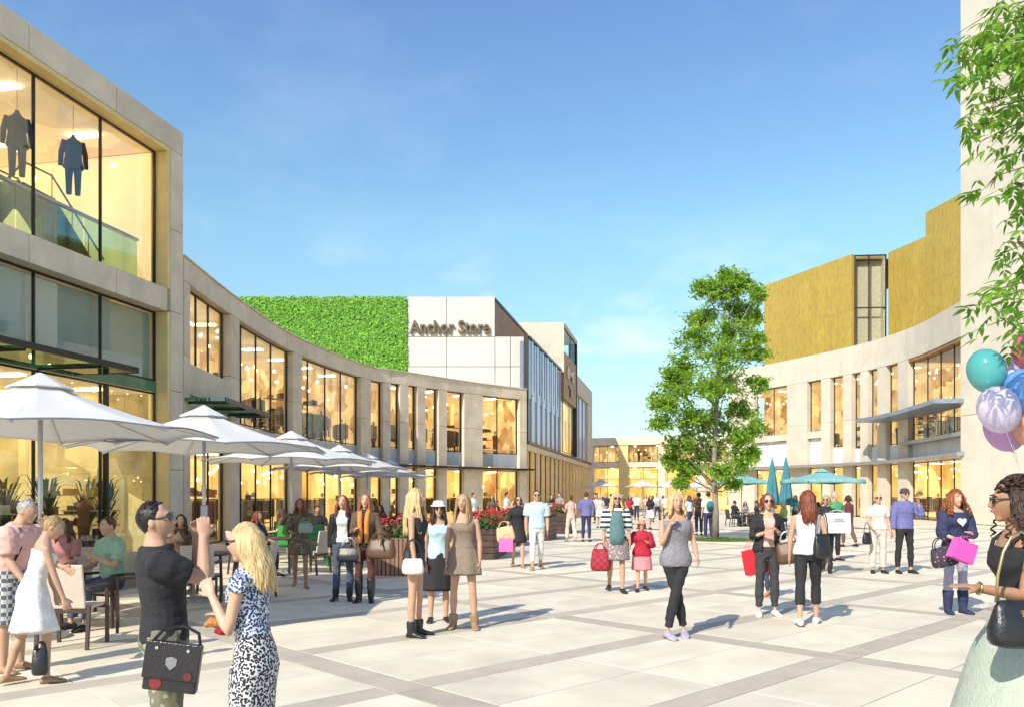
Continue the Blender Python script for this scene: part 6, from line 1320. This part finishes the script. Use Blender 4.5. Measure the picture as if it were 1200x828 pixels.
# 24 navy heart woman
h = Human('woman with voluminous ginger curls, navy top with a white heart and dark boots', 1120, 718, 1.70, 182, 'f', 'fair', head=(0, 0), arms=[((-.22, .15, -1), (.6, .7, .1)), ((.22, .15, -1), (-.35, .8, -.25))], legs=STAND)
h.hairc = 'ginger'; h.body(); h.hair('curly', 'ginger', .20, n=80, volume=1.2); h.top(NVY, z0=.80, z1=1.40, sleeve=.75, e=.022, slack=.02); h.trousers(LAV, .97, .003, 'leggings'); h.shoes(NVY, shaft=.62)
ht = MB(); pts = [];
for j in range(28): a = 2 * math.pi * j / 28; pts.append((16 * math.sin(a) ** 3 * .0042, (13 * math.cos(a) - 5 * math.cos(2 * a) - 2 * math.cos(3 * a) - math.cos(4 * a)) * .0042))
ht.rings([[h.tp(Vector((x, .172 + dy - abs(x) * .35, 1.27 + z))) for x, z in pts] for dy in (0, .006)]); h.fin(ht); ht.build('heart_print', WHT, h.root)
bag('handbag', 'dark bag with pink pattern hanging left of the woman with the heart top', at(1100, 630, 11.1), R(-10), .34, .26, .16, pattern('pink_dark', 'floral', (.45, .20, .26), (.04, .03, .05), 18, .45), strap=.12, tilt=R(-15))
bag('shopping_bag', 'pink and purple striped shopping bag right of the woman with the heart top', at(1134, 628, 10.9), R(10), .32, .27, .14, pattern('pink_stripes', 'stripes', (.85, .10, .42), (.55, .06, .40), 22, .7, axis=0), kind='paper', strap=.07, tilt=R(22))
# 25 right front woman
h = Human('woman with dark curly hair in a black tank top and pale green tulle skirt', 0, 0, 1.72, 85, 'f', 'tan', lean=(4, 0), head=(-14, -3), loc=((1199 - 600) / F * 4.45, 4.45, 0), detail=2, arms=[((-.16, .30, -1), (-.12, 1, .16)), ((.15, -.1, -1), (.05, .15, -1))])
h.hairc = 'darkbrown'; h.body(); h.hair('curly', 'darkbrown', .20, n=330, volume=1.35, seed=4, arc=75); h.top(BLK, z0=.98, z1=1.34, sleeve=0, e=.010, name='tank_top')
for sx in (-1, 1): mb = MB(); mb.tube([h.tp(Vector(p)) for p in ((sx * .10, .105, 1.30), (sx * .105, .075, 1.38), (sx * .11, -.01, 1.435), (sx * .105, -.09, 1.37), (sx * .10, -.11, 1.30))], .012, 8); h.fin(mb); mb.build('shoulder_strap', BLK, h.root, True)
TUL = C('pale_green_tulle', (.50, .56, .45), bump=.6, stretch=(8, 8, .4)); h.skirt(TUL, 1.06, .20, .31, folds=26, depth=.06); h.shoes(LTH); h.sunglasses()
mb = MB(); mb.tube([h.wr[0] + Vector((math.cos(a) * 0, 0, 0)) + (h.armd[0][1].cross(Vector((1, 0, 0))).normalized() * math.cos(a) + Vector((1, 0, 0)) * math.sin(a)) * .031 for a in (2 * math.pi * j / 14 for j in range(15))], .006, 6); h.fin(mb); mb.build('bracelet', material('gold_bangle', (.7, .5, .2), .3, metal=1), h.root, True)
bag('handbag', 'black handbag with brass clasp and chain beside the woman in the tulle skirt', at(1196, 622, 4.05), R(4), .32, .22, .12, LTH, kind='shoulder', strap=.34, trim=material('brass_chain', (.55, .42, .2), .3, metal=.9), taper=.78)
# child behind red bag
h = Human('small child in jeans and orange shoes half hidden behind the woman in the black cardigan', 902, 699, 1.05, 150, 'm', 'light', legs=STEP, detail=0, cat='child'); h.body(); h.hair('short', 'brown', n=20); h.top(WHT); h.trousers(DEN); h.shoes(RUST)

# ------------------------------------------------ background people
OUT = [('white', WHT), ('black', BLK), ('grey', GRY), ('navy', NVY), ('pale blue', LTB), ('salmon pink', PNK), ('cream', CRM), ('red', REDC), ('teal', TLC), ('lavender', LAV), ('brown', BRN)]
def passer(px, fy, lb, face, sex, top, bot, hairk='short', hairc='brown', skirt=False, H=None, Y=None, legs=None, group=None, skin='light', sleeve=.4):
    if Y: g = (((px - 600) / F * Y), Y, 0)
    else: g = None
    h = Human(lb, px, fy, H or (1.77 if sex == 'm' else 1.66), face, sex, skin, legs=legs or random.choice((STEP, STEP2, STAND)), detail=0, loc=g, group=group, arms=random.choice((None, [((-.2, .15, -1), (.1, .7, -.5)), ((.15, 0, -1), (.05, .2, -1))], [((-.15, 0, -1), (-.05, .2, -1)), ((.2, .25, -1), (-.1, .8, .2))])))
    h.body(); h.hair(hairk, hairc, .18, n=18); h.top(dict(OUT)[top] if isinstance(top, str) else top, sleeve=sleeve)
    if skirt: h.skirt(dict(OUT)[bot], 1.02, .55, .06)
    else: h.trousers(dict(OUT)[bot])
    h.shoes(BLK); return h
h = passer(830, 632, 'person in a white shirt with a teal backpack, seen from behind by the tree', 10, 'm', 'white', 'navy', 'short', 'darkbrown'); bp = thing('backpack', 'teal backpack on the back of the person in the white shirt by the tree', 'backpack', h.world(Vector((0, -.17, 1.22)))); mb = MB(); mb.ball((0, 0, 0), .15, .10, .21, 12, 8); mb.build('pack', TLC, bp, True); mb = MB(); mb.ball((0, -.07, -.06), .10, .05, .09, 10, 6); mb.build('pocket', NVY, bp, True)
passer(808, 622, 'woman in pale blue walking away left of the person with the teal backpack', 30, 'f', 'pale blue', 'navy', 'long', 'brown'); passer(819, 627, 'man in a brown top between the woman in pale blue and the backpack wearer', 350, 'm', 'brown', 'navy', 'short', 'black')
PB = [(699, 49, 'woman in white left of the first small far parasol', 160, 'f', 'white', 'black', 'bob', 'brown', False), (710, 52, 'man in navy standing under the first small far parasol', 200, 'm', 'navy', 'grey', 'short', 'darkbrown', False), (703, 42, 'woman in cream and white walking left of the striped woman', 170, 'f', 'cream', 'white', 'long', 'blonde', True),
      (716, 57, 'man in grey beyond the head of the striped woman', 20, 'm', 'grey', 'navy', 'short', 'black', False), (738, 47, 'woman in red right of the striped woman far away', 190, 'f', 'red', 'black', 'long', 'darkbrown', True), (746, 55, 'man in white far behind the child in red', 170, 'm', 'white', 'navy', 'short', 'brown', False),
      (762, 40, 'woman in a black top and white skirt far behind the child in red', 200, 'f', 'black', 'white', 'bob', 'darkbrown', True), (757, 61, 'woman in salmon in the far crowd under the second small parasol', 150, 'f', 'salmon pink', 'grey', 'long', 'brown', False), (770, 50, 'man in pale blue in the far crowd left of the woman on the phone', 210, 'm', 'pale blue', 'navy', 'short', 'brown', False),
      (777, 56, 'woman in lavender in the far crowd left of the woman on the phone', 10, 'f', 'lavender', 'black', 'bob', 'auburn', True), (781, 44, 'man in cream shirt just left of the head of the woman on the phone', 180, 'm', 'cream', 'brown', 'short', 'grey', False), (729, 62, 'man in brown far away between the arcade pier and the first parasol', 180, 'm', 'brown', 'black', 'short', 'black', False),
      (741, 66, 'woman in teal far away in front of the arcade glazing', 190, 'f', 'teal', 'white', 'long', 'blonde', True), (697, 63, 'man in red far away at the corner of the blue clad wing', 190, 'm', 'red', 'grey', 'short', 'brown', False), (765, 68, 'woman in white far away in front of the arcade', 150, 'f', 'white', 'navy', 'bob', 'brown', True),
      (790, 60, 'woman in navy far away behind the woman on the phone', 30, 'f', 'navy', 'cream', 'long', 'darkbrown', False), (801, 52, 'man in salmon shirt right of the woman on the phone far away', 190, 'm', 'salmon pink', 'black', 'short', 'darkbrown', False), (814, 58, 'woman in grey far away left of the tree trunk', 200, 'f', 'grey', 'white', 'bob', 'ginger', True),
      (656, 45, 'man in grey beside the farthest planters', 150, 'm', 'grey', 'black', 'short', 'black', False), (594, 33, 'man in white walking past the planters left of the woman in the black dress', 260, 'm', 'white', 'navy', 'short', 'darkbrown', False), (555, 34, 'man in white and grey standing by the stone pier left of the lit doorway', 240, 'm', 'white', 'grey', 'short', 'black', False),
      (646, 38, 'woman in black between the man in pale blue and the woman in salmon', 200, 'f', 'black', 'black', 'long', 'brown', False), (577, 36, 'woman in brown in front of the lit doorway', 170, 'f', 'brown', 'cream', 'long', 'brown', True), (932, 38, 'woman in teal standing right of the folded teal parasols', 160, 'f', 'teal', 'black', 'bob', 'brown', False)]
for q in PB: passer(q[0], 0, q[2], q[3], q[4], q[5], q[6], q[7], q[8], q[9], Y=q[1], group='people strolling in the distance')
SB = [(300, 16.6, 240, 'f', 'bob', 'auburn', NVY, 'seated woman with auburn hair and navy top behind the blonde in floral dress'), (372, 21.9, 200, 'm', 'short', 'black', BLK, 'seated man in black at the green chairs'), (332, 20.9, 90, 'f', 'long', 'brown', BRN, 'seated woman in brown left of the green chairs'),
      (447, 27.0, 160, 'f', 'bob', 'darkbrown', BLK, 'seated woman in black by the red chairs behind the couple'), (480, 28.2, 240, 'm', 'short', 'black', NVY, 'seated man in navy left of the long haired blonde'), (398, 24.0, 60, 'f', 'long', 'ginger', REDC, 'seated woman in red left of the couple in dark jackets'),
      (860, 44.2, 290, 'm', 'short', 'black', BLK, 'seated man in black left of the table under the teal parasol by the tree'), (873, 45.3, 180, 'f', 'bob', 'darkbrown', GRY, 'seated woman in grey behind the table under the teal parasol by the tree'), (887, 44.0, 70, 'm', 'short', 'darkbrown', NVY, 'seated man in navy right of the table under the teal parasol by the tree'), (896, 45.1, 100, 'f', 'long', 'brown', BLK, 'seated woman in black farthest right under the teal parasol by the tree'),
      (903, 37.5, 260, 'm', 'short', 'grey', WHT, 'seated man in white below the folded teal parasols'), (919, 37.0, 100, 'f', 'bob', 'blonde', C('lime', (.35, .50, .10)), 'seated woman in lime green below the folded teal parasols'), (940, 40.5, 290, 'm', 'short', 'brown', LTB, 'seated man in pale blue left of the table under the wide teal parasol'), (960, 40.4, 80, 'f', 'long', 'darkbrown', GRC, 'seated woman in pale green right of the table under the wide teal parasol'),
      (212, 13.9, 200, 'f', 'long', 'darkbrown', BRN, 'seated woman in brown behind the head of the photographer'), (78, 11.4, 180, 'f', 'bob', 'brown', C('dusty_rose', (.42, .17, .17)), 'seated woman in dusty rose behind the woman in the white dress'), (582, 41.2, 250, 'm', 'short', 'black', BLK, 'seated man in black at the round table in front of the lit doorway')]
for i, (px, Y, rz, sex, hk, hc, tm, lb) in enumerate(SB): sitter(lb, (px - 600) / F * Y, Y, rz, sex, random.choice(('light', 'fair', 'tan')), hk, hc, tm, random.choice((BLK, DEN, NVY, GRY)), 'people seated at the cafe tables')
for i, (px, Y, rz, lb) in enumerate(((300, 16.6, 240, 'taupe chair under the auburn haired seated woman'), (212, 13.9, 200, 'taupe chair under the seated woman behind the photographer'), (78, 11.4, 180, 'taupe chair under the seated woman in dusty rose'))): dup(c0, lb, ((px - 600) / F * Y, Y, 0), R(rz), 'taupe terrace chairs')
bpy.data.scenes.remove(TMP)
